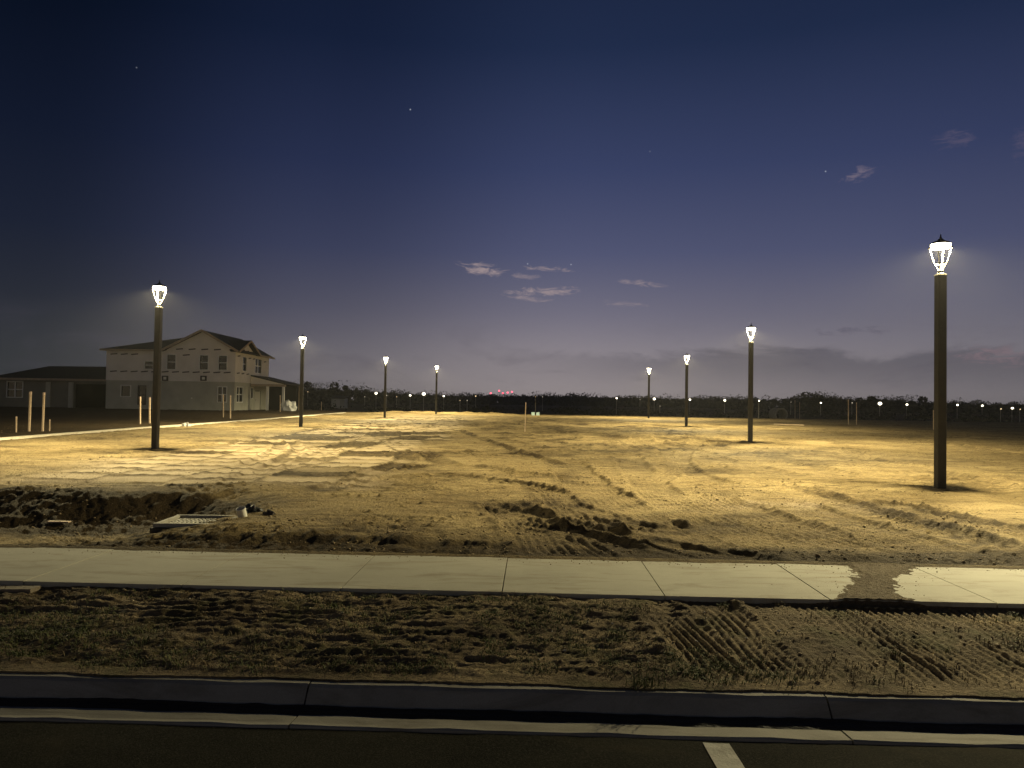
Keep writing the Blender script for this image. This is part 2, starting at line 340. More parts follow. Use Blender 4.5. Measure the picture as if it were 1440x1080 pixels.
def surface(X, Y):
    z = base_z(X, Y); v = vst(X, Y)
    near = 1 - ss(20, 60, Y)
    tz, soil, wipe = tracks(X, Y)
    g, flat, pin = plates(X, Y); rz = rough_zone(X, Y)
    amp = np.clip(.55 + .9 * pn(X * .35, Y * .35, 61), .15, 1.4) * (1 - .85 * flat) * (1 - .8 * wipe) + .7 * rz
    z = z + .030 * fbm(X, Y, .33, 3, 62) * (1 - .7 * flat)
    z = z + amp * (.026 * fbm(X, Y, 1.6, 4, 64, .58) + .009 * near * fbm(X, Y, 7, 2, 66))
    cl = np.clip(fbm(X, Y, 9, 2, 70) - .42, 0, 1) * np.clip(.3 + pn(X * .8, Y * .8, 71), 0, 1)          # loose clods
    z = z + cl * .10 * (1 - flat) * (1 - .7 * wipe)
    z = z + .012 * flat + g * (.038 + .025 * pn(X * 5, Y * 5, 72)) + tz
    for ang, sd, fx, fy in ((.55, 91, .45, 4.2), (-.3, 93, .4, 3.4), (1.2, 95, .35, 4.0)):                        # dragged, scraped ridges
        ca, sa = math.cos(ang), math.sin(ang); p_ = X * ca + Y * sa; q_ = -X * sa + Y * ca
        rd = np.clip(1 - 3.2 * np.abs(pn(p_ * fx, q_ * fy, sd)), 0, 1)
        z = z + .026 * rd * np.clip(.25 + 1.1 * pn(X * .3, Y * .3, sd + 1), 0, 1) * (1 - flat) * (1 - .6 * wipe)
    # trampled edge beside the path: rough, lumpy soil
    strip = (1 - ss(8.7, 9.4, v)) * 1.0
    z = z + strip * (1 - .7 * wipe) * (.022 * fbm(X, Y, 3.2, 4, 75, .6))
    m = np.clip((X - onz(790, 740)[0]) / 1.6, -9, 9) ** 2 + ((Y - onz(790, 745)[1]) / 1.1) ** 2
    mess = np.exp(-m); z = z + mess * (1 - .5 * wipe) * .022 * fbm(X, Y, 2.6, 5, 77, .65)
    bankf = (1 - ss(-5.0, -3.2, X)) * ss(10.2, 11.2, Y) * (1 - ss(12.4, 13.1, Y + .3 * pn(X, Y, 80)))
    z = z + bankf * .028 * fbm(X, Y, 4.5, 4, 79, .65)
    soil = np.maximum(soil, 1.0 * bankf)  # bank face: damp soil tone, set fully dark to paint in its shade
    soil = np.maximum(soil, .55 * strip + .35 * (1 - ss(8.2, 9.2, v)))
    soil = np.maximum(soil, .8 * mess * np.clip(.5 + 1.2 * pn(X * 1.2, Y * 1.2, 81), 0, 1))
    soil = np.maximum(soil, 1.0 * g * np.clip(.65 + pn(X * 3, Y * 3, 83), 0, 1))
    soil = np.maximum(soil, .7 * pin * (1 - flat)); soil = np.maximum(soil * (1 - .6 * flat * (1 - g)), .6 * rz * np.clip(.35 + 1.4 * fbm(X, Y, .5, 3, 84), 0, 1))
    soil = soil + .55 * np.clip(fbm(X, Y, .42, 5, 85, .6) - .12, 0, 1) * (1 - flat) + .5 * cl * 2
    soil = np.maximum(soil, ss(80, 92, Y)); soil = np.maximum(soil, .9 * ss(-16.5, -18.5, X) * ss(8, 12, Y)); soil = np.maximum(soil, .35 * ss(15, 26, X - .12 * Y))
    pale = np.exp(-((X - onz(1120, 712)[0]) / 1.2) ** 2 - ((Y - onz(1120, 712)[1]) / .8) ** 2) * np.clip(.5 + pn(X * 2, Y * 2, 86), 0, 1) + .95 * flat * (1 - g)
    z = np.minimum(z, np.where(v < 8.25, -.012 + .25 * (v - 8.02), 9)) if True else z
    z = np.where(v < 7.96, np.minimum(z, -.14), z)
    return z, np.clip(soil, 0, 1), np.clip(pale, 0, 1)

def soil_mat(name, dry, dry2, wet, green=None):
    m = bpy.data.materials.new(name); m.use_nodes = True; t = m.node_tree; b = t.nodes['Principled BSDF']
    b.inputs['Roughness'].default_value = .95; b.inputs['Specular IOR Level'].default_value = .15
    v = N(t, 'ShaderNodeTexCoord').outputs['Object']
    a = N(t, 'ShaderNodeAttribute', attribute_name='soil').outputs['Fac']; p = N(t, 'ShaderNodeAttribute', attribute_name='pale').outputs['Fac']
    n1 = ramp(t, noise(t, v, .55, 6, .65), [(.35, 0.0), (.68, 1.0)])
    col = mixc(t, n1, dry, dry2)
    grain = noise(t, v, 60, 3, .7)
    f = mth(t, 'ADD', a, mth(t, 'MULTIPLY', mth(t, 'SUBTRACT', noise(t, v, 5, 5, .7), .5), 1.1))
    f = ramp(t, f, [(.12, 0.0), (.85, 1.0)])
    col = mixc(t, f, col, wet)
    col = mixc(t, mth(t, 'MULTIPLY', p, .75), col, (dry[0] * 1.22, dry[1] * 1.28, dry[2] * 1.75))
    mp = N(t, 'ShaderNodeMapping'); mp.inputs['Rotation'].default_value = (0, 0, .62); mp.inputs['Scale'].default_value = (.35, 3.2, 1); t.links.new(v, mp.inputs[0])
    drag = ramp(t, noise(t, mp.outputs[0], 1.6, 7, .72, .6), [(.47, 0.0), (.62, 1.0)])
    mp2 = N(t, 'ShaderNodeMapping'); mp2.inputs['Rotation'].default_value = (0, 0, -.35); mp2.inputs['Scale'].default_value = (.5, 2.6, 1); t.links.new(v, mp2.inputs[0])
    drag = mth(t, 'MAXIMUM', drag, mth(t, 'MULTIPLY', ramp(t, noise(t, mp2.outputs[0], 1.1, 8, .75, .8), [(.52, 0.0), (.66, 1.0)]), .8))
    patch = ramp(t, noise(t, v, .28, 4, .6), [(.42, 0.0), (.60, 1.0)])
    col = mixc(t, mth(t, 'MULTIPLY', mth(t, 'MULTIPLY', drag, mth(t, 'ADD', .45, mth(t, 'MULTIPLY', patch, .55))), mth(t, 'SUBTRACT', .86, mth(t, 'MULTIPLY', p, .75))), col, wet)
    crumb = mth(t, 'MULTIPLY', ramp(t, noise(t, v, 26, 4, .75), [(.52, 0.0), (.62, 1.0)]), ramp(t, noise(t, v, 1.7, 5, .7), [(.36, 0.0), (.60, 1.0)]))
    crumb = mth(t, 'MULTIPLY', crumb, mth(t, 'SUBTRACT', 1.0, mth(t, 'MULTIPLY', p, .7)))
    col = mixc(t, mth(t, 'MULTIPLY', crumb, .8), col, wet)
    if green:
        gf = ramp(t, noise(t, v, 2.2, 5, .7), [(.5, 0.0), (.66, 1.0)]); col = mixc(t, mth(t, 'MULTIPLY', gf, .7), col, green)
    col = mixc(t, ramp(t, grain, [(.3, 0.0), (.7, 1.0)]), mixc(t, 1.0, col, (.72, .72, .72), 'MULTIPLY'), col)
    t.links.new(col, b.inputs['Base Color'])
    b1 = N(t, 'ShaderNodeBump'); b1.inputs['Strength'].default_value = 1.0; b1.inputs['Distance'].default_value = .08
    t.links.new(noise(t, v, 22, 6, .72), b1.inputs['Height'])
    t.links.new(b1.outputs[0], b.inputs['Normal']); return m
M_SAND = soil_mat('sand_soil', (.48, .365, .18), (.30, .215, .10), (.066, .045, .022))
M_VERGE = soil_mat('verge_soil', (.48, .37, .215), (.36, .27, .155), (.15, .108, .062), green=(.13, .125, .045))

tvals = np.concatenate([-np.linspace(9, 1.06, 26) , np.linspace(-1.0, 1.0, 920), np.linspace(1.06, 9, 26)])
vrow = np.concatenate([[7.4, 7.7], np.geomspace(7.9, 100, 770), np.geomspace(104, 4500, 46)])
TT, VV = np.meshgrid(tvals, vrow); XX = TT * VV; YY = VV - SL * XX
YY = np.where(VV > 110, VV, YY) if False else YY
ZZ, SO, PA = surface(XX, YY)
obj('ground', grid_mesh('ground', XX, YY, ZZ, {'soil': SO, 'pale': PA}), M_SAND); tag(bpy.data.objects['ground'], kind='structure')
def gz(x, y): return float(base_z(np.array([x]), np.array([y]))[0])
def gsurf(x, y):
    z, _, _ = surface(np.array([[float(x)]]), np.array([[float(y)]])); return float(z[0, 0])

# verge between kerb and path
def verge_z(X, Y):
    v = vst(X, Y)
    z = -.086 + .055 * ss(4.62, 6.4, v) - .022 * ss(1.5, 3.5, X) * ss(5.8, 6.4, v)
    f = ss(4.66, 4.90, v) * (1 - .5 * ss(6.4, 6.56, v))
    tz, so, wipe = tracks(X, Y)
    q = (1 - .75 * wipe)
    z = z + f * q * (.024 * fbm(X, Y, .9, 2, 101) + .020 * fbm(X, Y * 1.8, 2.6, 4, 103, .6) + .009 * fbm(X, Y, 11, 3, 105, .6))
    st = np.clip(.4 + pn(X * .5, Y, 107), 0, 1) * (1 - ss(1.0, 2.5, X))
    z = z + f * q * .010 * st * np.sin(2 * math.pi * (v / .15 + .9 * pn(X * .8, Y * 1.2, 108)))
    z = z - .03 * f * (1 - ss(-3.9, -3.4, X))
    z = z + f * tz
    soil = .35 + .5 * fbm(X, Y, 1.1, 4, 110) + .3 * so
    z = np.where(v > 6.5, np.minimum(z, -.02), z)
    ragged = 4.64 + .03 * fbm(X, X * 0 + 7, .9, 5, 115, .65)              # soil creeping over the kerb top
    z = np.where(v < ragged, np.minimum(z, -.12), np.where(v < 4.78, np.maximum(z, -.088), z))
    return z, np.clip(soil, 0, 1), np.zeros_like(z)
xs = np.concatenate([np.linspace(-60, -9.2, 30), np.linspace(-9, -6.6, 60), np.concatenate([np.linspace(-6.5, 1.2, 430), np.linspace(1.215, 6.5, 430)]), np.linspace(6.6, 9, 60), np.linspace(9.2, 60, 30)]); vs_ = np.linspace(4.58, 6.62, 220)
XX, VV = np.meshgrid(xs, vs_); YY = VV - SL * XX
ZZ, SO, PA = verge_z(XX, YY)
tag(obj('verge', grid_mesh('verge', XX, YY, ZZ, {'soil': SO, 'pale': PA}), M_VERGE), kind='structure')
def vz(x, y): return float(verge_z(np.array([[float(x)]]), np.array([[float(y)]]))[0][0, 0])

# ------------------------------------------------------------------ road, kerb, sidewalk
def concrete(name, c1, c2, stain, bscale=60):
    m = bpy.data.materials.new(name); m.use_nodes = True; t = m.node_tree; b = t.nodes['Principled BSDF']; b.inputs['Roughness'].default_value = .88
    b.inputs['Specular IOR Level'].default_value = .25
    geo = N(t, 'ShaderNodeNewGeometry'); v = geo.outputs['Position']
    col = mixc(t, ramp(t, noise(t, v, 1.1, 6, .65), [(.35, 0.0), (.7, 1.0)]), c1, c2)
    mp = N(t, 'ShaderNodeMapping'); mp.inputs['Scale'].default_value = (.8, 3.5, 1); t.links.new(v, mp.inputs[0])
    s = ramp(t, noise(t, mp.outputs[0], 1.4, 7, .7, .8), [(.50, 0.0), (.72, 1.0)])
    col = mixc(t, mth(t, 'MULTIPLY', s, .7), col, stain)
    col = mixc(t, ramp(t, noise(t, v, 140, 2, .6), [(.3, 0.0), (.7, 1.0)]), mixc(t, 1.0, col, (.82, .82, .82), 'MULTIPLY'), col)
    t.links.new(col, b.inputs['Base Color'])
    bn = N(t, 'ShaderNodeBump'); bn.inputs['Strength'].default_value = .3; bn.inputs['Distance'].default_value = .006
    t.links.new(noise(t, v, bscale, 5, .7), bn.inputs['Height']); t.links.new(bn.outputs[0], b.inputs['Normal']); return m
M_CONC = concrete('sidewalk_concrete', (.47, .45, .36), (.38, .36, .285), (.21, .165, .10))
M_KERB = concrete('kerb_concrete', (.34, .32, .27), (.26, .245, .205), (.12, .10, .07))
M_MUD_SHADE = mat('gutter_shade_mud', (.018, .015, .011), .55, (.035, .028, .02), 4, .5, 30)
M_ASPH = bpy.data.materials.new('asphalt'); M_ASPH.use_nodes = True; t = M_ASPH.node_tree; b = t.nodes['Principled BSDF']; b.inputs['Roughness'].default_value = .95; b.inputs['Specular IOR Level'].default_value = .04
v = N(t, 'ShaderNodeNewGeometry').outputs['Position']
col = mixc(t, ramp(t, noise(t, v, 1.3, 7, .7, .5), [(.35, 0.0), (.7, 1.0)]), (.010, .010, .0075), (.022, .021, .015))
col = mixc(t, ramp(t, noise(t, v, 95, 2, .6), [(.45, 0.0), (.72, 1.0)]), col, (.042, .039, .029))
col = mixc(t, mth(t, 'MULTIPLY', ramp(t, noise(t, v, .7, 6, .7, 1.0), [(.56, 0.0), (.70, 1.0)]), .5), col, (.045, .038, .024))
t.links.new(col, b.inputs['Base Color'])
bn = N(t, 'ShaderNodeBump'); bn.inputs['Strength'].default_value = .5; bn.inputs['Distance'].default_value = .008
t.links.new(noise(t, v, 120, 3, .7), bn.inputs['Height']); t.links.new(bn.outputs[0], b.inputs['Normal'])
M_PAINT = mat('road_paint', (.55, .53, .45), .8, (.33, .31, .25), 9, .3, 60)

road = MB(); road.add([(-300, 4.20 + 300 * SL, -.2), (-300, -40, -.2), (300, -40, -.2), (300, 4.20 - 300 * SL, -.2)], [(0, 1, 2, 3)])
xs = np.linspace(-9, 9, 240); vs_ = np.linspace(1.2, 4.205, 60)
tag(road.build('road_base', M_ASPH), kind='structure')
bpy.data.objects['road_base'].location.z = -.02
XX, VV = np.meshgrid(np.concatenate([[-80, -40, -15], xs, [15, 40, 80]]), vs_); YY = VV - SL * XX
ZZ = -.197 + .004 * fbm(XX, YY, .9, 3, 201) + .002 * fbm(XX, YY, 6, 3, 203)
tag(obj('road', grid_mesh('road', XX, YY, ZZ), M_ASPH), kind='structure')
# parking bay stripe
XX, VV = np.meshgrid(np.linspace(1.045, 1.185, 12), np.linspace(1.6, 4.17, 60)); YY = VV - SL * XX
ZZ = -.197 + .004 * fbm(XX, YY, .9, 3, 201) + .002 * fbm(XX, YY, 6, 3, 203) + .004
tag(obj('parking_stripe', grid_mesh('parking_stripe', XX, YY, ZZ), M_PAINT), kind='structure')

def street_root(name, kind='structure'):
    o = bpy.data.objects.new(name, None); C.objects.link(o); o.rotation_euler = (0, 0, -math.atan(SL)); tag(o, kind=kind); return o
# kerb with gutter: a row of cast sections, street coordinates (x along, y across)
kroot = street_root('kerb')
prof = [(4.76, -.40), (4.76, -.105), (4.745, -.095), (4.60, -.095), (4.575, -.108), (4.50, -.19), (4.47, -.203), (4.225, -.184), (4.215, -.19), (4.215, -.40)]
def kerb_section(L):
    b = MB(); n = len(prof); ns = 14
    for i in range(ns + 1):
        x = L * i / ns
        for j, (y, z) in enumerate(prof):
            w = 0 if j in (0, n - 1) else .004 * math.sin(i * 1.7 + j) + .003 * math.sin(i * 3.1 + j * 2)
            b.v.append((x, y + w, z + w * .4))
    for i in range(ns):
        for j in range(n - 1): b.f.append((i * n + j, i * n + j + 1, (i + 1) * n + j + 1, (i + 1) * n + j))
    b.f.append(tuple(range(n))); b.f.append(tuple(range(ns * n, ns * n + n))[::-1])
    return b.mesh('kerb_section')
km = kerb_section(3.04)
for k in range(-6, 7): obj('kerb_section', km, M_KERB, kroot, loc=(-1.31 + 3.05 * k + .005, 0, 0))
kl = kerb_section(60)
obj('kerb_section', kl, M_KERB, kroot, loc=(-1.31 + 3.05 * 7 + .005, 0, 0)); obj('kerb_section', kl, M_KERB, kroot, loc=(-1.31 - 18.3 - 60.01, 0, 0))
# wet silt in the gutter, blackened to paint in the kerb's shadow too
XX, VV = np.meshgrid(np.linspace(-7, 7, 500), np.linspace(4.36, 4.56, 60)); YY = VV - SL * XX
top = 4.50 + .012 * fbm(XX, YY * 0, .8, 4, 221) + .006 * pn(XX * 7, XX * 0, 222)
gut = np.interp(VV, [4.2, 4.225, 4.47, 4.50, 4.575], [-.19, -.184, -.203, -.19, -.108])
hump = .014 * np.clip((VV - 4.385 + .02 * fbm(XX, YY * 0, .5, 3, 223) - .03 * (1 - ss(-4, 0, XX))) / .03, -1, 1)
ZZ = gut + np.minimum(hump, .014 * np.clip((top - VV) / .012, -1.5, 1)) + .001 * fbm(XX, YY, 14, 2, 224)
tag(obj('gutter_shade_silt', grid_mesh('gutter_shade_silt', XX, YY, ZZ), M_MUD_SHADE), 'dark silt strip with painted kerb shadow along the gutter', 'silt', kind='stuff')

# sidewalk slabs
sroot = street_root('sidewalk')
def slab_mesh(L):
    b = MB().box((0, 6.53, -.11), (L, 7.98, 0)); return b.mesh('slab', bevel=.002)
SP = 1.37; sm = slab_mesh(SP - .009)
for k in range(-8, 10): obj('slab', sm, M_CONC, sroot, loc=(-4.35 + SP * (k) + .0045, 0, random.uniform(-.002, .002)))
sl = slab_mesh(60)
obj('slab', sl, M_CONC, sroot, loc=(-4.35 + SP * 10 + .0045, 0, 0)); obj('slab', sl, M_CONC, sroot, loc=(-4.35 - SP * 8 - 60.01, 0, 0))

# soil tracked over the path, and sand blown over its back edge
M_SPILL = soil_mat('spilled_soil', (.30, .235, .14), (.24, .18, .105), (.13, .095, .055))
XX, VV = np.meshgrid(np.linspace(2.2, 4.7, 300), np.linspace(6.45, 8.15, 200)); YY = VV - SL * XX
cx = 3.02 + (VV - 6.45) * .48; hwid = .24 + .1 * ss(7.3, 8.0, VV) + .10 * (1 - ss(6.5, 6.8, VV))
e = .045 * fbm(XX, YY, 11, 3, 235, .7) + hwid - np.abs(XX - cx) + .10 * fbm(XX, YY * .45, 2.0, 5, 231, .6)
ZZ = np.clip(e * .10, -.02, .013) + .005 * fbm(XX, YY, 7, 3, 233) * ss(-.02, .1, e) + .003 * np.sin(2 * math.pi * (XX - cx) / .09) * ss(0, .1, e)
ZZ = np.where((VV < 6.53) | (VV > 7.99), np.minimum(ZZ, ZZ - .05), ZZ)
tag(obj('spilled_soil', grid_mesh('spilled_soil', XX, YY, ZZ, {'soil': np.full_like(XX, .45), 'pale': XX * 0}), M_SPILL), 'brown soil tracked by tyres across the concrete path on the right', 'soil', kind='stuff')
XX, VV = np.meshgrid(np.linspace(-9, 9, 900), np.linspace(7.55, 8.25, 60)); YY = VV - SL * XX
reach = 7.955 - .06 * np.clip(fbm(XX, XX * 0 + 3, .55, 5, 241, .6), 0, 1) * (1 + 1.6 * ss(3.8, 5.5, XX)) + .01 * pn(XX * 9, YY * 9, 242)
ZZ = np.clip((VV - reach) * .16, -.02, .010) + .004 * fbm(XX, YY, 10, 3, 243) * ss(0, .05, VV - reach)
ZZ = np.where(VV > 8.06, ZZ - (VV - 8.06) * .6, ZZ)
tag(obj('sand_edge', grid_mesh('sand_edge', XX, YY, ZZ, {'soil': np.full_like(XX, .5), 'pale': XX * 0}), M_SAND), 'thin sand washed over the back edge of the concrete path', 'sand', kind='stuff')

# ------------------------------------------------------------------ lamp posts
M_POST = mat('dark_post', (.014, .0125, .011), .5, (.026, .022, .018), 6, .35, 30)
M_IRON = mat('lantern_iron', (.10, .095, .08), .45, metal=.3)
M_ROOF = mat('lantern_roof', (.02, .02, .018), .5)
M_LED = mat('lamp_glow', (1, .95, .8), .5, emis=(1.0, .90, .66), estr=26.0)
def make_lamp():
    root = bpy.data.objects.new('lamp_post', None); C.objects.link(root); root.empty_display_size = .3
    b = MB(); w = .089
    n = 8; prof2 = [(-w, -w + .02), (-w + .02, -w), (w - .02, -w), (w, -w + .02), (w, w - .02), (w - .02, w), (-w + .02, w), (-w, w - .02)]
    zs = [-.35, 0, 1, 2, 3, 4.3]
    for i, z in enumerate(zs):
        for j, (x, y) in enumerate(prof2):
            k = 1 + .006 * math.sin(i * 2.1 + j); b.v.append((x * k, y * k, z))
    for i in range(len(zs) - 1):
        for j in range(n): b.f.append((i * n + j, i * n + (j + 1) % n, (i + 1) * n + (j + 1) % n, (i + 1) * n + j))
    b.f.append(tuple((len(zs) - 1) * n + j for j in range(n)))
    b.build('post', M_POST, root)
    MB().box((-.091, -.091, 4.302), (.091, .091, 4.322)).build('cap_plate', M_IRON, root, bevel=.006)
    MB().lathe([(.075, 4.326), (.075, 4.345), (.045, 4.36), (.045, 4.385), (.06, 4.395), (.06, 4.41), (.035, 4.425)], 14).build('collar', M_IRON, root, smooth=False)
    lan = MB().lathe([(.105, 4.535), (.118, 4.535), (.118, 4.555), (.105, 4.555), (.105, 4.535)], 20, cap=False).build('cage_ring', M_IRON, root)
    for k in range(4):
        a = math.pi / 4 + k * math.pi / 2; ca, sa = math.cos(a), math.sin(a)
        MB().bar((.04 * ca, .04 * sa, 4.42), (.11 * ca, .11 * sa, 4.54), .018, n=6).build('cradle_arm', M_IRON, root)
        MB().bar((.115 * ca, .115 * sa, 4.55), (.205 * ca, .205 * sa, 4.86), .022, n=6).build('cage_bar', M_IRON, root)
    MB().lathe([(.185, 4.855), (.222, 4.855), (.222, 4.875), (.185, 4.875), (.185, 4.855)], 24, cap=False).build('top_ring', M_IRON, root)
    rf = MB().lathe([(.205, 4.938), (.20, 4.95), (.15, 4.985), (.08, 5.012), (.055, 5.02), (.055, 5.04), (.035, 5.05)], 24).build('roof', M_ROOF, root)
    MB().lathe([(.010, 5.045), (.024, 5.065), (.024, 5.08), (.010, 5.095), (.016, 5.11), (.004, 5.15)], 10).build('finial', M_ROOF, rf)
    MB().lathe([(.150, 4.935), (.150, 4.865), (.182, 4.872), (.186, 4.90), (.182, 4.935)], 24, cap=False).build('light_emitter', M_LED, root)
    return root
LAMPS = [(8.637, 15.509, 'nearest and tallest looking dark lamp post, lit, at the right edge', .3),
         (10.24, 33.0, 'lit dark lamp post second nearest in the right hand row', 0),
         (12.14, 53.48, 'lit dark lamp post third in the right hand row', .1),
         (13.58, 76.27, 'smallest lit lamp post at the far end of the right hand row', .2),
         (-10.738, 23.26, 'nearest lit dark lamp post in the left hand row, before the house', -.25),
         (-11.56, 42.3, 'lit dark lamp post just right of the two storey house', .05),
         (-10.35, 62.87, 'lit dark lamp post third in the left hand row', .1),
         (-7.74, 78.86, 'smallest lit lamp post at the far end of the left hand row', .15)]
lamp0 = make_lamp()
ld = bpy.data.lights.new('lamp_light', 'POINT'); ld.energy = LAMP_WATT; ld.color = LAMP_COL; ld.shadow_soft_size = .05
lo = bpy.data.objects.new('lamp_light', ld); C.objects.link(lo); lo.parent = lamp0; lo.location = (0, 0, 4.875)
# post-top optics throw more light sideways than straight down
ld.use_nodes = True; lt = ld.node_tree; em = lt.nodes['Emission']
gn = N(lt, 'ShaderNodeTexCoord'); sp = N(lt, 'ShaderNodeSeparateXYZ'); lt.links.new(gn.outputs['Normal'], sp.inputs[0])
cz = mth(lt, 'ABSOLUTE', sp.outputs[2])
cut = N(lt, 'ShaderNodeMapRange', interpolation_type='SMOOTHSTEP'); lt.links.new(cz, cut.inputs[0]); cut.inputs[1].default_value = .07; cut.inputs[2].default_value = .60
cut.inputs[3].default_value = .035; cut.inputs[4].default_value = 1.0
lt.links.new(mth(lt, 'MULTIPLY', cut.outputs[0], mth(lt, 'ADD', .25, mth(lt, 'MULTIPLY', mth(lt, 'SUBTRACT', 1, cz), 1.0))), em.inputs['Strength'])
lamps = [lamp0] + [copy_tree(lamp0) for _ in LAMPS[1:]]
for o, (x, y, lab, rz) in zip(lamps, LAMPS):
    o.location = (x, y, gz(x, y)); o.rotation_euler = (0, 0, rz * .2); tag(o, lab, 'lamp post', 'lamp posts in two rows across the lot')

# ------------------------------------------------------------------ two storey house under construction
M_SHEATH = mat('wall_sheathing', (.74, .70, .64), .85, (.64, .60, .54), .9, .15, 8)
M_STUCCO = mat('grey_block_wall', (.44, .43, .36), .9, (.34, .33, .275), .7, .3, 14)
M_SHING = mat('dark_roofing', (.030, .031, .030), .85, (.045, .045, .042), 5, .5, 12)
M_TRIM = mat('raw_wood_trim', (.40, .33, .25), .8, (.32, .25, .18), 4)
M_WHITE = mat('white_frame', (.72, .71, .66), .6)
M_GLASS = mat('window_glass', (.012, .014, .016), .06, spec=.5)
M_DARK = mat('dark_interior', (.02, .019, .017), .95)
M_BATTEN = mat('dark_batten', (.06, .05, .042), .9)
M_DOOR = mat('pale_door', (.48, .46, .40), .6)
M_STAKE = mat('raw_stake_wood', (.58, .45, .32), .85, (.48, .35, .23), 12)

def wall_open(axis, pos, u0, u1, z0, z1, t, openings):
    """a wall sheet of thickness t (going inwards) with real openings; axis 'y': faces -Y at Y=pos, axis 'x': faces +X at X=pos"""
    us = sorted({u0, u1, *[o[0] for o in openings], *[o[1] for o in openings]}); zs = sorted({z0, z1, *[o[2] for o in openings], *[o[3] for o in openings]})
    us = [u for u in us if u0 <= u <= u1]; zs = [z for z in zs if z0 <= z <= z1]
    b = MB()
    P = (lambda u, d, z: (u, pos + d, z)) if axis == 'y' else (lambda u, d, z: (pos - d, u, z))
    for i in range(len(us) - 1):
        for j in range(len(zs) - 1):
            a, c, d, e = us[i], us[i + 1], zs[j], zs[j + 1]
            if any(o[0] <= a and c <= o[1] and o[2] <= d and e <= o[3] for o in openings): continue
            p, q = P(a, 0, d), P(c, t, e)
            b.box(tuple(map(min, p, q)), tuple(map(max, p, q)))
    return b
def window(axis, pos, o, parent, lights=2, split=None, mtl=None):
    u0, u1, z0, z1 = o; w = .07; b = MB(); f = M_WHITE if mtl is None else mtl
    def bx(a, c, d, e, dd0, dd1):
        if axis == 'y': b.box((a, pos + dd0, d), (c, pos + dd1, e))
        else: b.box((pos - dd1, a, d), (pos - dd0, c, e))
    bx(u0 - w, u1 + w, z1, z1 + w, -.05, .08); bx(u0 - w, u1 + w, z0 - w, z0, -.05, .08)
    bx(u0 - w, u0, z0 + .002, z1 - .002, -.046, .08); bx(u1, u1 + w, z0 + .002, z1 - .002, -.046, .08)
    if lights == 2: m = (z0 + z1) / 2; bx(u0 + .002, u1 - .002, m - .035, m + .035, .02, .075)
    if split:
        for k in range(1, split): m = u0 + (u1 - u0) * k / split; bx(m - .05, m + .05, z0 + .004, z1 - .004, .012, .07)
    fr = b.build('window_frame', f, parent)
    p = MB()
    if axis == 'y': p.box((u0 + .003, pos + .09, z0 + .003), (u1 - .003, pos + .11, z1 - .003))
    else: p.box((pos - .11, u0 + .003, z0 + .003), (pos - .09, u1 - .003, z1 - .003))
    p.build('pane', M_GLASS, fr)

HX0, HX1, HY0, HY1, HZ = -38.5, -26.3, 73.0, 83.0, .28
ZM, ZE = 3.12, 6.08
house = empty('house', (0, 0, 0), 'two storey house under construction, unpainted walls, behind the left lamp post', 'house')
def wpx(x0, x1, y0, y1): a = ony(x0, y1, HY0); c = ony(x1, y0, HY0); return (a[0], c[0], a[1], c[1])
def rpx(x0, x1, y0, y1): a = onx(x0, y1, HX1); c = onx(x1, y0, HX1); return (a[0], c[0], a[1], c[1])
upW = [wpx(204, 216, 508.5, 518.5), wpx(235.5, 247.5, 499, 519), wpx(281.5, 293, 500, 519.5), wpx(308, 319.5, 500.5, 520)]
loW = [wpx(170.5, 183.5, 542.5, 557), wpx(194.5, 205, 543, 568), wpx(306.5, 318.5, 544.5, 565)]
upR = [rpx(340.5, 346, 503, 521), rpx(358, 367, 506, 524)]
loR = [rpx(332.2, 340.8, 545, 565), rpx(352.3, 355.3, 546, 560), rpx(358.2, 367, 549.5, 576.3)]
wall_open('y', HY0, HX0, HX1, HZ, ZM, .2, loW).build('lower_wall', M_STUCCO, house)
wall_open('y', HY0 - .06, HX0 - .02, HX1 + .03, ZM + .002, ZE, .2, upW).build('upper_wall', M_SHEATH, house)
wall_open('x', HX1 - .002, HY0 + .203, HY1, HZ, ZM - .002, .2, loR).build('lower_wall', M_STUCCO, house)
wall_open('x', HX1 + .03, HY0 + .145, HY1, ZM + .002, ZE, .2, upR).build('upper_wall', M_SHEATH, house)
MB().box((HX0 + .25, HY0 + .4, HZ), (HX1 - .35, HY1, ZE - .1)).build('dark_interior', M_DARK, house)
for o in upW: window('y', HY0 - .06, o, house)
window('y', HY0, loW[0], house, 1); window('y', HY0, loW[1], house, 2, mtl=M_BATTEN); window('y', HY0, loW[2], house, 2, 2)
window('x', HX1 + .03, upR[0], house); window('x', HX1 + .03, upR[1], house, 2, 2)
window('x', HX1, loR[0], house, 2, 2); window('x', HX1, loR[1], house, 1)
d = loR[2]
dr = MB().box((HX1 - .12, d[0] + .08, HZ + .02), (HX1 - .06, d[1] - .08, d[3] - .08)).build('door', M_DOOR, house)
MB().lathe([(.02, 0), (.045, .03), (.045, .06), (.02, .08)], 8).build('handle', M_IRON, dr, loc=(HX1 - .06, d[0] + .3, 1.4))
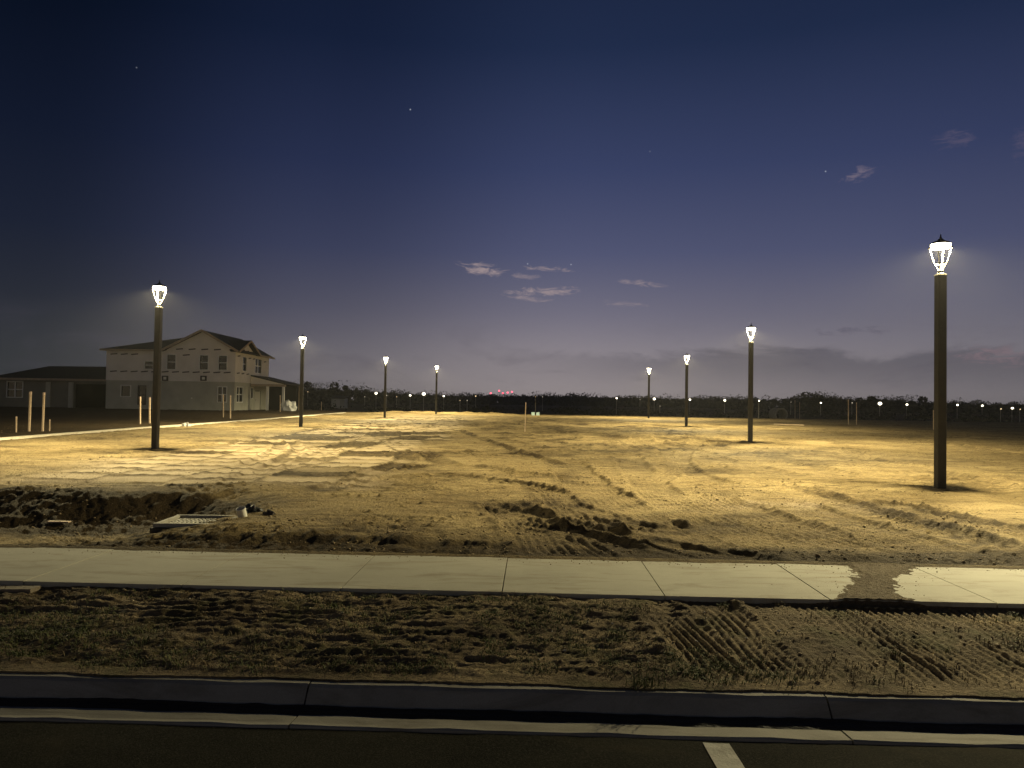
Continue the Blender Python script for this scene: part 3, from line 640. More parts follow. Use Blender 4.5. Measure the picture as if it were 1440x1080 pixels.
# gables
ax, az_ = -29.4, 8.0
MB().slab([(ax - 3.45, HY0 - .05, ZE + .002), (ax + 3.1, HY0 - .05, ZE + .002), (ax, HY0 - .05, az_ - .18)], .001)
g = MB(); g.add([(ax - 3.5, HY0 - .055, ZE + .002), (ax + 3.13, HY0 - .055, ZE + .002), (ax, HY0 - .055, az_ - .12), (ax - 3.5, HY0 + .12, ZE + .002), (ax + 3.13, HY0 + .12, ZE + .002), (ax, HY0 + .12, az_ - .12)],
                [(0, 1, 2), (5, 4, 3), (0, 3, 4, 1), (1, 4, 5, 2), (2, 5, 3, 0)]); g.build('gable_wall', M_SHEATH, house)
gy, gz2 = 75.7, 7.3
g = MB(); X_ = HX1 + .028
g.add([(X_, HY0 + .1, ZE + .002), (X_, 78.3, ZE + .002), (X_, gy, gz2 - .12), (X_ - .15, HY0 + .1, ZE + .002), (X_ - .15, 78.3, ZE + .002), (X_ - .15, gy, gz2 - .12)], [(0, 1, 2), (5, 4, 3), (0, 3, 4, 1), (1, 4, 5, 2), (2, 5, 3, 0)])
g.build('gable_wall', M_SHEATH, house)
ze = ZE - .02; rx0, rx1, ry0, ry1 = HX0 - .45, HX1 + .45, HY0 - .45, HY1 + .45; rzz = 7.72
h = MB(); A, B_ = (-33.0, 78.0, rzz), (-29.4, 78.0, rzz)
h.slab([(rx0, ry0, ze), (ax - 3.7, ry0, ze), B_, A], .14); h.slab([(rx0, ry1, ze), A, B_, (ax, ry1 - .01, ze)][::-1], .14); h.slab([(rx0, ry1, ze), (rx0, ry0, ze), A], .14)
rf = h.build('roof', M_SHING, house)
h = MB(); zl = az_ - 3.9 * (az_ - ze) / 3.55
h.slab([(ax - 3.8, ry0 - .05, ze - .02), (ax, ry0 - .05, az_), (ax, ry1, az_), (ax - 3.8, ry1, ze - .02)][::-1], .12)
h.slab([(ax, ry0 - .05, az_ + .004), (rx1 + .02, ry0 - .05, ze - .03), (rx1 + .02, ry1 + .02, ze - .03), (ax, ry1 + .02, az_ + .004)][::-1], .12)
h.build('gable_roof', M_SHING, house)
h = MB(); xo = HX1 + .5
h.slab([(xo + .03, gy, gz2), (-28.6, gy, gz2), (-26.6, HY0 - .47, ze + .03), (xo + .03, HY0 - .47, ze - .02)], .1)
h.slab([(xo + .03, gy, gz2 + .003), (xo + .03, 78.8, ze - .06), (-26.6, 78.8, ze), (-28.6, gy, gz2 + .003)], .1)
h.build('cross_gable_roof', M_SHING, house)
# raw wood barge boards and fascia
MB().bar((ax - 3.75, ry0 - .075, ze - .06), (ax, ry0 - .075, az_ - .04), .05, .2).build('barge_board', M_TRIM, house)
MB().bar((ax, ry0 - .076, az_ - .04), (rx1, ry0 - .076, ze - .08), .05, .2).build('barge_board', M_TRIM, house)
MB().bar((rx0 - .02, ry0 - .03, ze - .07), (ax - 3.8, ry0 - .03, ze - .07), .05, .17).build('fascia', M_TRIM, house)
MB().bar((xo + .06, gy, gz2 - .06), (xo + .06, HY0 - .5, ze - .09), .05, .18).build('barge_board', M_TRIM, house)
MB().bar((xo + .061, gy, gz2 - .06), (xo + .061, 78.85, ze - .12), .05, .18).build('barge_board', M_TRIM, house)
MB().bar((rx1 + .05, 78.9, ze - .1), (rx1 + .05, ry1, ze - .1), .05, .18).build('fascia', M_TRIM, house)
# short dark battens left on the sheathing
bm_ = MB().bar((-.32, 0, -.03), (.32, 0, .03), .05, .10).mesh('batten')
for k in range(12):
    x = HX0 + .7 + k * .98
    if x < HX1 - .4: obj('batten', bm_, M_BATTEN, house, loc=(x, HY0 - .09, 3.98 + .003 * k))
    if x < HX1 - .4 and k not in (6, 8, 10) and not any(o[0] - .4 < x < o[1] + .4 for o in upW): obj('batten', bm_, M_BATTEN, house, loc=(x, HY0 - .09, 5.62))
for k in range(4): obj('batten', bm_, M_BATTEN, house, loc=(-31.6 + k * 1.2, HY0 - .085, 6.18))
for y, z in ((73.7, 4.0), (75.0, 4.0), (76.4, 4.0), (73.8, 5.65), (76.9, 5.6), (78.1, 5.6), (81.6, 5.5), (75.0, 6.3), (76.2, 6.25)):
    o = obj('batten', bm_, M_BATTEN, house, loc=(HX1 + .055, y, z), rot=(0, 0, math.pi / 2))
for px in (232.7, 286.7):
    x, z = ony(px, 532, HY0); bx_ = MB().box((x - .3, HY0 - .12, z - .24), (x + .3, HY0 - .061, z + .24)).build('utility_box', M_BATTEN, house)
    MB().box((x - .13, HY0 - .16, z - .12), (x + .13, HY0 - .121, z + .12)).build('cover', M_WHITE, bx_)
x, z = ony(270, 560, HY0); MB().bar((x, HY0 - .14, z), (x, HY0 + .01, z), .1, n=8).build('tap', M_WHITE, house)
# porch on the right side
MB().slab([(HX1 + .06, 77.2, 3.95), (-22.6, 77.2, 3.12), (-22.6, 83.6, 3.12), (HX1 + .06, 83.6, 3.95)][::-1], .12).build('porch_roof', M_SHING, house)
MB().box((HX1 + .06, 77.22, 2.82), (-22.72, 77.42, 3.05)).build('porch_beam', M_TRIM, house)
MB().add([(HX1 + .06, 77.3, 3.06), (-22.8, 77.3, 3.06), (HX1 + .06, 77.3, 3.82), (HX1 + .06, 77.36, 3.06), (-22.8, 77.36, 3.06), (HX1 + .06, 77.36, 3.82)], [(0, 1, 2), (5, 4, 3), (0, 3, 4, 1), (1, 4, 5, 2), (2, 5, 3, 0)]).build('porch_gable', M_SHEATH, house)
for x in (-24.55, -22.95): MB().box((x - .12, 77.23, HZ - .2), (x + .12, 77.41, 2.818)).build('porch_post', M_WHITE, house)
for x in (-22.95,): MB().box((x - .12, 83.2, HZ - .2), (x + .12, 83.4, 3.0)).build('porch_post', M_TRIM, house)
MB().box((HX1 + .05, 82.6, HZ - .2), (-23.1, 82.8, 3.2)).build('porch_back_wall', M_DARK, house)  # near-black colour stands in for the shade under the porch roof
MB().box((HX1 + .05, 77.3, HZ - .3), (-22.6, 82.5, HZ)).build('porch_floor', M_STUCCO, house)

# ------------------------------------------------------------------ low house at far left
M_DIMWALL = mat('dimmed_block_wall', (.20, .19, .155), .9, (.15, .145, .12), .8, .3, 14)  # block wall colour darkened to stand in for weak light at this house
low = empty('low_house', (0, 0, 0), 'dark single storey house with open garage, at the far left edge', 'house')
LX0, LX1, LY = -56.0, -39.0, 75.0
wl = ony(10, 558, LY); wr = ony(32, 537, LY); lw = (wl[0], wr[0], wl[1], wr[1])
g0 = ony(104, 573, LY)[0]; g1 = ony(148, 573, LY)[0]
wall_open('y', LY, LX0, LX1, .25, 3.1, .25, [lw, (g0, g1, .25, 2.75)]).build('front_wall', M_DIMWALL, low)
window('y', LY, lw, low, 2, 2)
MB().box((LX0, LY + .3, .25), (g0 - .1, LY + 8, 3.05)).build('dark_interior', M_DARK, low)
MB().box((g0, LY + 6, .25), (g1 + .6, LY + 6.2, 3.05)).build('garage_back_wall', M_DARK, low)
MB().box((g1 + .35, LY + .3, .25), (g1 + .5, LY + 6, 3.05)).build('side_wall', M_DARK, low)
for px in (68, 100): x = ony(px, 560, LY)[0]; MB().box((x - .22, LY - .13, .25), (x + .22, LY - .003, 2.9)).build('pilaster', M_STUCCO, low)
h = MB(); e0, e1, f0, f1, zz = LX0 - .5, LX1, LY - .5, LY + 9, 3.22; R0, R1 = (-47.9, LY + 4.6, 4.62), (LX1, LY + 4.6, 4.66)
e0 = -51.0
h.slab([(e0, f0, zz), (e1, f0, zz), R1, R0], .14); h.slab([(e0, f1, zz), R0, R1, (e1, f1, zz)][::-1], .14); h.slab([(e0, f1, zz), (e0, f0, zz), R0], .14)
h.build('roof', M_SHING, low)
MB().bar((e0, f0 - .03, zz - .09), (e1 - .01, f0 - .03, zz - .09), .05, .2).build('fascia', M_TRIM, low)

# ------------------------------------------------------------------ stakes
def stake(px, pt, pb, lab, w=.06, lean=0.0, name='stake', mtl=None, cat_='stake', dz=0.0):
    x, y = onz(px, pb, .02 + dz)
    z = gz(x, y); x2, zt = ony(px + lean, pt, y)
    r = empty(name, (x, y, z), lab, cat_, 'survey stakes standing in the lot')
    b = MB(); w *= .62; b.bar((0, 0, -.2), (x2 - x, 0, zt - z), w, w * .7); b.build('shaft', mtl or M_STAKE, r)
    MB().bar(((x2 - x) * .93, 0, (zt - z) * .93), ((x2 - x) * 1.004, 0, (zt - z) * 1.004), w * 1.12, w * .8).build('marked_top', M_TAPE, r)
    return r
M_TAPE = mat('stake_top_paint', (.62, .47, .36), .8)
stake(41, 551, 607, 'tall wooden stake, left one of the pair before the low house', .14, 2)
stake(60, 552, 607, 'tall wooden stake, right one of the pair before the low house', .13, 2)
stake(23, 586, 608, 'short pale stake at the far left edge', .08)
stake(70, 590, 607, 'short thin stake right of the tall pair at the left', .06)
stake(197, 558, 598, 'wooden stake just left of the nearest left lamp post', .15)
stake(210.5, 559, 597, 'wooden stake close against the nearest left lamp post', .14)
stake(314, 555, 590, 'thin stake below the ground floor corner window of the house', .12)
stake(324, 556, 591, 'grey stake at the front corner of the two storey house', .14)
stake(394, 556, 584, 'reddish stake before the porch of the two storey house', .12)
stake(452, 565, 581, 'small stake right of the lamp post beside the house', .10)
stake(738, 566, 608, 'leaning pale stake standing alone in the middle of the lot', .10, 1.5)
stake(1118, 563, 588.5, 'left stake of the pair by the culvert pipe', .14)
stake(1124.5, 566, 588.5, 'right stake of the pair by the culvert pipe', .14)
stake(1193, 562, 600, 'left stake of the pair nearest the right lamp post', .10)
stake(1204.5, 566, 600, 'right stake of the pair nearest the right lamp post', .10)
stake(1313, 577, 606, 'pinkish stake half hidden behind the nearest right lamp post', .12)
s = stake(753, 557, 587.5, 'thin dark pole with pale blue sleeve at its foot, mid lot', .09, mtl=M_BATTEN, name='marker_pole', cat_='pole')
M_BLUE = mat('pale_blue_plastic', (.42, .58, .60), .6)
MB().box((-.42, -.1, .0), (-.08, .1, .34)).build('sleeve', M_BLUE, s, bevel=.02); MB().box((.08, -.1, .0), (.42, .1, .34)).build('sleeve', M_BLUE, s, bevel=.02)

# ------------------------------------------------------------------ pale concrete edging beyond the left lamps
M_EDGE = concrete('edging_concrete', (.55, .50, .40), (.47, .42, .33), (.3, .24, .16))
eroot = empty('concrete_edging', (0, 0, 0), 'long pale concrete edging strip running behind the left lamp posts', 'edging')
pts = [onz(*p, .08) for p in ((-70, 628), (0, 622), (90, 614), (180, 608), (300, 596.5), (400, 590))]
ys = np.linspace(20, 78, 30); 
for a, b in zip(ys[:-1], ys[1:]):
    xa, xb = -17.4 - .5 * math.sin(a * .06), -17.4 - .5 * math.sin(b * .06)
    za, zb = gz(xa + 1, a), gz(xb + 1, b)
    MB().bar((xa, a + .01, za), (xb, b - .01, zb), .28, .16).build('edging_piece', M_EDGE, eroot)
# fallen pale board on the right
x, y = onz(1110, 600, .05); b = empty('fallen_board', (x, y, gz(x, y) + .03), 'pale board lying on the sand left of the two right stakes', 'board', rz=-.9)
MB().box((-1.3, -.12, 0), (1.3, .12, .05)).build('plank', M_STAKE, b)

# ------------------------------------------------------------------ yard inlet with grate, pipe cap, rubbish
M_INLET = concrete('inlet_concrete', (.42, .40, .33), (.34, .32, .26), (.16, .13, .09))
M_INLET_SHADE = mat('shade_dark_concrete', (.05, .042, .03), .9, (.10, .085, .06), 6, .4, 40)  # inlet box walls coloured near-black to stand in for deep shade
M_GRATE = mat('grate_iron', (.16, .145, .11), .7, (.24, .22, .17), 14, .3, 60)
ix, iy, iz = -4.13, 10.27, -.07
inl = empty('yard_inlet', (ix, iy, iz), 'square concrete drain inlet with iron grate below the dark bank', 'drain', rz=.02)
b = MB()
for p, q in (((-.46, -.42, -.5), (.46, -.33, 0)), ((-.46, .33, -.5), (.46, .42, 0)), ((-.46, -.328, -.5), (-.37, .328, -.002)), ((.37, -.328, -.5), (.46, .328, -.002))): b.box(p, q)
b.build('box', M_INLET_SHADE, inl)
gr = MB()
gr.bar((-.44, -.36, .03), (.44, -.36, .03), .05, .05).bar((-.44, .36, .03), (.44, .36, .03), .05, .05).bar((-.405, -.325, .03), (-.405, .325, .03), .05, .048).bar((.405, -.325, .03), (.405, .325, .03), .05, .048)
gf = gr.build('grate_frame', M_INLET, inl)
gb = MB().bar((0, -.324, .008), (0, .324, .008), .016, .03).mesh('grate_bar')
for k in range(13): obj('grate_bar', gb, M_GRATE, inl, loc=(-.33 + .055 * k, 0, 0))
gc = MB().bar((-.369, 0, .01), (.369, 0, .01), .018, .022).mesh('cross_bar')
for k in range(5): obj('cross_bar', gc, M_GRATE, inl, loc=(0, -.24 + .12 * k, 0))
MB().box((-.36, -.32, -.46), (.36, .32, -.44)).build('floor', M_DARK, inl)
px_, py_ = onz(341, 747, -.2)
bk = empty('pipe_cap', (px_, py_, gsurf(px_, py_)), 'white plastic pipe cap standing by the grate', 'pipe', rz=.3)
M_PVC = mat('white_plastic', (.62, .60, .53), .5)
c_ = MB().lathe([(.058, -.03), (.062, .10), (.066, .10), (.066, .135), (.054, .135), (.05, .02)], 20).build('cap_body', M_PVC, bk, smooth=False); c_.rotation_euler = (.35, -.25, 0)
M_BLACK = mat('black_plastic', (.02, .02, .018), .5)
def crumple(name, loc, r, h, m, lab, cat_, n=14, seed=1):
    random.seed(seed); bm = bmesh.new(); bmesh.ops.create_icosphere(bm, subdivisions=3, radius=1)
    for v in bm.verts:
        k = 1 + .35 * math.sin(v.co.x * 5 + seed) * math.sin(v.co.y * 4.3 + seed * 2) + random.uniform(-.14, .14)
        v.co = Vector((v.co.x * r * k, v.co.y * r * .8 * k, max(-.1, v.co.z) * h * k))
    me = bpy.data.meshes.new(name); bm.to_mesh(me); bm.free()
    return tag(obj(name, me, m, loc=loc), lab, cat_)
x, y = onz(352, 735, -.15); crumple('plastic_scrap', (x, y, gsurf(x, y)), .14, .12, M_BLACK, 'crumpled black plastic scrap beside the drain grate', 'scrap', seed=3)
x, y = onz(378, 737, -.12); crumple('soil_lump', (x, y, gsurf(x, y)), .08, .06, M_BATTEN, 'small dark lump right of the plastic scrap', 'lump', seed=5)
M_FILM = mat('clear_film', (.62, .62, .60), .35)
x, y = onz(405, 582, .1); crumple('plastic_bundle', (x, y, gz(x, y)), .8, 1.0, M_FILM, 'crumpled pale plastic sheet bundle by the house porch', 'plastic sheet', seed=8)
x, y = onz(262, 600, .05); crumple('litter', (x, y, gz(x, y)), .2, .2, M_FILM, 'small white litter right of the nearest left lamp post', 'litter', seed=9)
# boards at the left end of the path
M_PLANK = mat('grey_plank', (.24, .20, .14), .85, (.17, .13, .09), 9, .4, 30)
def plank(px0, px1, w, t, z0, z1, lab, tilt=0):
    a = onz(*px0, z0); c = onz(*px1, z1)
    r = MB().bar((*a, z0), (*c, z1), w, t).build('plank', M_PLANK, bevel=.004); tag(r, lab, 'plank', 'boards lying at the left end of the path'); return r
plank((-30, 829), (50, 829), .13, .035, -.05, -.035, 'horizontal board lying at the left edge below the path')
plank((-14, 828), (22, 852), .07, .03, -.085, -.09, 'diagonal board under the horizontal one at the left edge')
plank((-30, 832), (6, 853), .07, .03, -.09, -.095, 'diagonal board nearest the left corner of the picture')
# small board by the dark bank
a = onz(215, 733 + 4, -.3)
x, y = onz(83, 733, -.28); r = MB().box((-.16, -.04, 0), (.16, .04, .02)).build('wood_scrap', M_STAKE, loc=(x, y, gsurf(x, y) + .02)); tag(r, 'pale wood scrap lying in the hollow below the bank', 'scrap')

# ------------------------------------------------------------------ clods and stones (stuff)
def scatter(name, P, S, m, lab, kindcat):
    bm = bmesh.new(); bmesh.ops.create_icosphere(bm, subdivisions=1, radius=1)
    V = np.array([v.co for v in bm.verts]); Fc = np.array([[v.index for v in f.verts] for f in bm.faces]); bm.free()
    n = len(P); k = len(V)
    jit = rng.uniform(.6, 1.25, (n, k, 1)); sc = np.stack([S * rng.uniform(.7, 1.5, n), S * rng.uniform(.7, 1.3, n), S * rng.uniform(.45, .8, n)], -1)[:, None, :]
    ang = rng.uniform(0, 6.28, n); ca, sa = np.cos(ang)[:, None], np.sin(ang)[:, None]
    v = V[None] * jit * sc; vx = v[..., 0] * ca - v[..., 1] * sa; vy = v[..., 0] * sa + v[..., 1] * ca
    v = np.stack([vx, vy, v[..., 2]], -1) + np.array(P)[:, None, :]
    f = (Fc[None] + (np.arange(n) * k)[:, None, None]).reshape(-1, 3)
    me = bpy.data.meshes.new(name); me.vertices.add(n * k); me.vertices.foreach_set('co', v.astype(np.float32).ravel())
    me.loops.add(f.size); me.loops.foreach_set('vertex_index', f.astype(np.int32).ravel()); me.polygons.add(len(f)); me.polygons.foreach_set('loop_start', np.arange(0, f.size, 3, dtype=np.int32))
    me.update(calc_edges=True); me.validate()
    return tag(obj(name, me, m), lab, kindcat, kind='stuff')
M_CLOD = mat('clod_soil', (.15, .11, .06), .95, (.28, .21, .12), 3, .5, 60)
n = 24000
vv = np.exp(rng.uniform(math.log(8.1), math.log(38), n)); xx = rng.uniform(-.85, .85, n) * vv; yy = vv - SL * xx
keep = (fbm(xx, yy, .55, 3, 301) + .35 * (1 - ss(8.5, 10, vv)) + .5 * np.exp(-((xx - 1) / 2.2) ** 2 - ((yy - 9.6) / 1.0) ** 2) + .4 * (xx < -3.5) * np.exp(-((yy - 12) / .9) ** 2)) > .22
xx, yy = xx[keep], yy[keep]; zz_, _, _ = surface(xx[None], yy[None]); zz_ = zz_[0]
S = (.004 + .017 * rng.power(.25, len(xx))) * (1 + .02 * yy)
scatter('soil_clods', np.stack([xx, yy, zz_ + S * .15], -1), S, M_CLOD, 'loose dark soil clods strewn over the sandy lot', 'soil')
n = 1500; xx = rng.uniform(-5.5, 5.5, n); vv = rng.uniform(4.78, 6.5, n); yy = vv - SL * xx; zz_ = verge_z(xx[None], yy[None])[0][0]; S = .004 + .012 * rng.power(.4, n)
scatter('verge_clods', np.stack([xx, yy, zz_ + S * .2], -1), S, M_CLOD, 'small soil crumbs strewn over the verge', 'soil')
xx = 3.0 + rng.normal(0, .36, 330); vv = rng.uniform(6.55, 7.97, 330); xx = xx + (vv - 6.45) * .48; yy = vv - SL * xx; S = .0015 + .005 * rng.power(.25, 330)
scatter('path_crumbs', np.stack([xx, yy, S * .4], -1), S, M_CLOD, 'soil crumbs scattered on the path around the tracked soil', 'soil')
n = 1400; xx = rng.uniform(-6, 6, n); vv = 7.97 - np.abs(rng.normal(0, .12, n)); yy = vv - SL * xx; S = .0015 + .006 * rng.power(.25, n)
scatter('edge_crumbs', np.stack([xx, yy, S * .4], -1), S, M_CLOD, 'sand crumbs lying along the back edge of the path', 'sand')
M_PALE = mat('pale_stone', (.55, .50, .40), .8)
n = 70; xx = rng.uniform(-5, 5, n); vv = rng.uniform(4.85, 6.45, n); yy = vv - SL * xx; zz_ = verge_z(xx[None], yy[None])[0][0]; S = .004 + .010 * rng.power(.5, n)
scatter('pale_pebbles', np.stack([xx, yy, zz_ + S * .5], -1), S, M_PALE, 'pale pebbles and crumbs lying in the verge', 'pebbles')

# ------------------------------------------------------------------ grass in the verge (stuff)
def blades(name, P, H, m, lab, spread=.6):
    n = len(P); a = rng.uniform(0, 6.28, n); lean = rng.uniform(.1, spread, n) * H; w = .0022 + .0015 * rng.random(n)
    d = np.stack([np.cos(a), np.sin(a), 0 * a], -1); s = np.stack([-np.sin(a), np.cos(a), 0 * a], -1) * w[:, None]
    z = np.array([0, 0, 1.0]); P = np.array(P)
    p0, p1 = P - s, P + s; mid = P + d * (lean * .35)[:, None] + z * (H * .6)[:, None]; p2, p3 = mid - s * .8, mid + s * .8
    p4 = P + d * lean[:, None] * 1.1 + z * (H * (1 - .25 * lean / H))[:, None]
    v = np.stack([p0, p1, p2, p3, p4], 1).reshape(-1, 3); i = np.arange(n)[:, None] * 5
    f = np.concatenate([i + [0, 1, 3], i + [0, 3, 2], i + [2, 3, 4]])
    me = bpy.data.meshes.new(name); me.from_pydata(v.tolist(), [], f.tolist()); me.update()
    return tag(obj(name, me, m), lab, 'grass', kind='stuff')
def tufts(nt_, cond, hmin, hmax, per, seed):
    r = np.random.default_rng(seed); Pts = []; Hs = []
    x = r.uniform(-5.6, 5.6, nt_ * 4); v = r.uniform(4.76, 6.45, nt_ * 4); y = v - SL * x
    k = r.random(len(x)) < cond(x, v); x, y = x[k][:nt_], y[k][:nt_]
    for a, b in zip(x, y):
        n = r.integers(per // 2, per + 1); rad = r.uniform(.02, .07); h = r.uniform(hmin, hmax)
        Pts += list(np.stack([a + r.normal(0, rad, n), b + r.normal(0, rad, n)], -1)); Hs += list(h * r.uniform(.4, 1.1, n))
    Pts = np.array(Pts); z = verge_z(Pts[None, :, 0], Pts[None, :, 1])[0][0] - .003
    return np.column_stack([Pts, z]), np.array(Hs)
M_GRASS = mat('green_grass', (.085, .11, .03), .8, (.15, .15, .055), 3)
M_DRY = mat('dry_grass', (.26, .20, .10), .85, (.17, .13, .07), 3)
cg = lambda x, v: np.clip((.22 + .5 * fbm(x, v, .8, 3, 401)) * (1.35 - .75 * ss(4.7, 6.3, v)) * (1 - .8 * ss(.8, 2.6, x)), 0, 1)
P, Hh = tufts(900, cg, .018, .055, 30, 41); blades('verge_grass', P, Hh, M_GRASS, 'sparse short green grass growing in the verge', 1.5)
cd = lambda x, v: np.clip((.3 + .5 * fbm(x, v, .7, 3, 405)) * (1 - .5 * ss(1.2, 3, x)), 0, 1)
P, Hh = tufts(420, cd, .02, .06, 14, 43); blades('dry_grass', P, Hh, M_DRY, 'dry straw coloured grass lying in the verge', 1.6)
# a weed hanging over the kerb
w0 = onz(905, 965, -.08)
r_ = np.random.default_rng(9); n = 60; P = np.stack([w0[0] + r_.normal(0, .05, n), w0[1] + r_.normal(.02, .03, n), np.full(n, -.1)], -1)
weed = blades('weed', P, r_.uniform(.05, .13, n), M_GRASS, 'green weed tuft on the edge of the kerb', .9); del weed['kind']; weed['category'] = 'weed'

# ------------------------------------------------------------------ woods on the horizon
M_LEAF = mat('dark_foliage', (.018, .022, .012), .9, (.028, .03, .016), .3)
M_BARK = mat('bark', (.05, .042, .032), .9)
def crown_pts(r, cx, cy, z0, h, w, n):
    nb = max(3, int(h * .7)); cs = [(cx + r.normal(0, w * .28), cy + r.normal(0, w * .28), z0 + h * r.uniform(.3, .95), w * r.uniform(.18, .36)) for _ in range(nb)]
    i = r.integers(0, nb, n); cs = np.array(cs)[i]; d = r.normal(0, 1, (n, 3)); d /= np.linalg.norm(d, axis=1)[:, None]
    return cs[:, :3] + d * (cs[:, 3] * r.uniform(.55, 1.1, n) ** .5)[:, None] * np.array([1, 1, .8])
def leaf_mesh(name, P, size, r):
    n = len(P); a = r.normal(0, 1, (n, 3)); a /= np.linalg.norm(a, axis=1)[:, None]; b = np.cross(a, r.normal(0, 1, (n, 3))); b /= np.linalg.norm(b, axis=1)[:, None]
    s = (size * r.uniform(.5, 1.3, n))[:, None]
    v = np.stack([P + a * s, P + b * s * .7, P - a * s, P - b * s * .7], 1).reshape(-1, 3)
    me = bpy.data.meshes.new(name); me.vertices.add(4 * n); me.vertices.foreach_set('co', v.astype(np.float32).ravel())
    me.loops.add(4 * n); me.loops.foreach_set('vertex_index', np.arange(4 * n, dtype=np.int32)); me.polygons.add(n); me.polygons.foreach_set('loop_start', np.arange(0, 4 * n, 4, dtype=np.int32))
    me.update(calc_edges=True); return me
r = np.random.default_rng(21); PP = []; SZ = []
def tree_top(px):                                                    # skyline of the woods in the photograph
    return np.interp(px, [-900, 380, 430, 480, 520, 560, 640, 720, 800, 860, 960, 1040, 1100, 1160, 1200, 1240, 1290, 1340, 1440, 2300],
                     [548, 542, 542, 541.5, 548, 552, 554, 555, 554, 557, 557.5, 560, 558, 556, 561, 558.5, 563, 565, 568, 577])
def tree_dist(px): return np.interp(px, [-900, 400, 560, 720, 1000, 1160, 1440, 2300], [280, 300, 420, 560, 480, 330, 300, 280])
for k in range(700):
    px = r.uniform(-700, 2150); D = tree_dist(px) * r.uniform(.97, 1.2)
    x, zt = ony(px, tree_top(px) + 1.2 + r.uniform(-.8, 2.6), D)
    h = max(zt + .5, 2.5); w = h * r.uniform(1.2, 2.4); n = 260
    PP.append(crown_pts(r, x, D, -.5, h, w, n)); SZ.append(np.full(n, .0009 * D))
    m = 90; PP.append(np.stack([x + r.normal(0, w * .4, m), D + r.normal(0, 2, m), -.4 + r.uniform(0, h * .85, m)], -1)); SZ.append(np.full(m, .0028 * D))
P = np.concatenate(PP); me = leaf_mesh('far_woods', P, np.concatenate(SZ), r)
tag(obj('far_woods', me, M_LEAF), 'dark far woods along the horizon reading as one mass', 'woods', kind='stuff')
PP = []
for k in range(420):
    px = r.uniform(-500, 1950); D = r.uniform(105, 210)
    x, _ = ony(px, 570, D); h = r.uniform(.7, 1.7); n = 60
    PP.append(np.stack([x + r.normal(0, h * .8, n), D + r.normal(0, h * .8, n), -.5 + np.abs(r.normal(0, .45, n)) * h], -1))
P = np.concatenate(PP); tag(obj('scrub', leaf_mesh('scrub', P, np.full(len(P), .22), r), M_LEAF), 'dark low scrub covering the field beyond the lot', 'scrub', kind='stuff')
def tree(px, pt, D, wf, lab, seed):
    r = np.random.default_rng(seed); x, zt = ony(px, pt, D); h = zt + .5
    t = empty('tree', (x, D, -.5), lab, 'tree', 'trees standing out along the horizon')
    b = MB(); b.lathe([(.22, 0), (.16, h * .35), (.09, h * .7), (.03, h * .95)], 7)
    for k in range(5):
        a = r.uniform(0, 6.28); z0 = h * r.uniform(.3, .6); b.bar((0, 0, z0), (math.cos(a) * h * wf * .4, math.sin(a) * h * wf * .4, z0 + h * .25), .09, n=5)
    b.build('trunk', M_BARK, t)
    obj('crown', leaf_mesh('crown', crown_pts(r, 0, 0, 0, h, h * wf, 500), np.full(500, .0016 * D), r), M_LEAF, t)
for a in ((425, 539, 250, .6, 'rounded dark tree just right of the lamp post by the house', 1), (468, 540, 260, .7, 'broad dark tree at the left end of the horizon woods', 2),
          (484, 542, 240, .5, 'narrow dark tree beside the broad one at left', 3), (1150, 555, 280, .9, 'broad dark tree on the skyline above the right stakes', 4),
          (1208, 557, 270, .6, 'dark tree on the skyline left of the brightest right light', 5), (1228, 556, 275, .7, 'dark tree on the skyline above the brightest right light', 6),
          (1300, 561, 250, .8, 'dark tree on the skyline just left of the nearest lamp post', 7), (1285, 564, 255, .6, 'low dark tree beside the nearest lamp post', 8)):
    tree(*a)

# ------------------------------------------------------------------ far street lights, masts, shed, pipe
M_FAR = mat('far_light', (1, .95, .85), .5, emis=(1.0, .90, .68), estr=5.0); M_FAR.cycles.emission_sampling = 'NONE'
M_FARW = mat('far_light_warm', (1, .8, .5), .5, emis=(1.0, .72, .38), estr=1.6); M_FARW.cycles.emission_sampling = 'NONE'
M_FARD = mat('far_light_dim', (1, .9, .7), .5, emis=(1.0, .88, .66), estr=.9); M_FARD.cycles.emission_sampling = 'NONE'
M_RED = mat('red_beacon', (1, .1, .15), .5, emis=(1.0, .10, .16), estr=3.5); M_RED.cycles.emission_sampling = 'NONE'
M_POLE = mat('far_pole', (.30, .28, .24), .7)
ordn = ['first', 'second', 'third', 'fourth', 'fifth', 'sixth', 'seventh', 'eighth', 'ninth', 'tenth', 'eleventh', 'twelfth', 'thirteenth', 'fourteenth', 'fifteenth', 'sixteenth',
        'seventeenth', 'eighteenth', 'nineteenth', 'twentieth', 'twenty first', 'twenty second', 'twenty third', 'twenty fourth', 'twenty fifth', 'twenty sixth', 'twenty seventh', 'twenty eighth', 'twenty ninth', 'thirtieth']
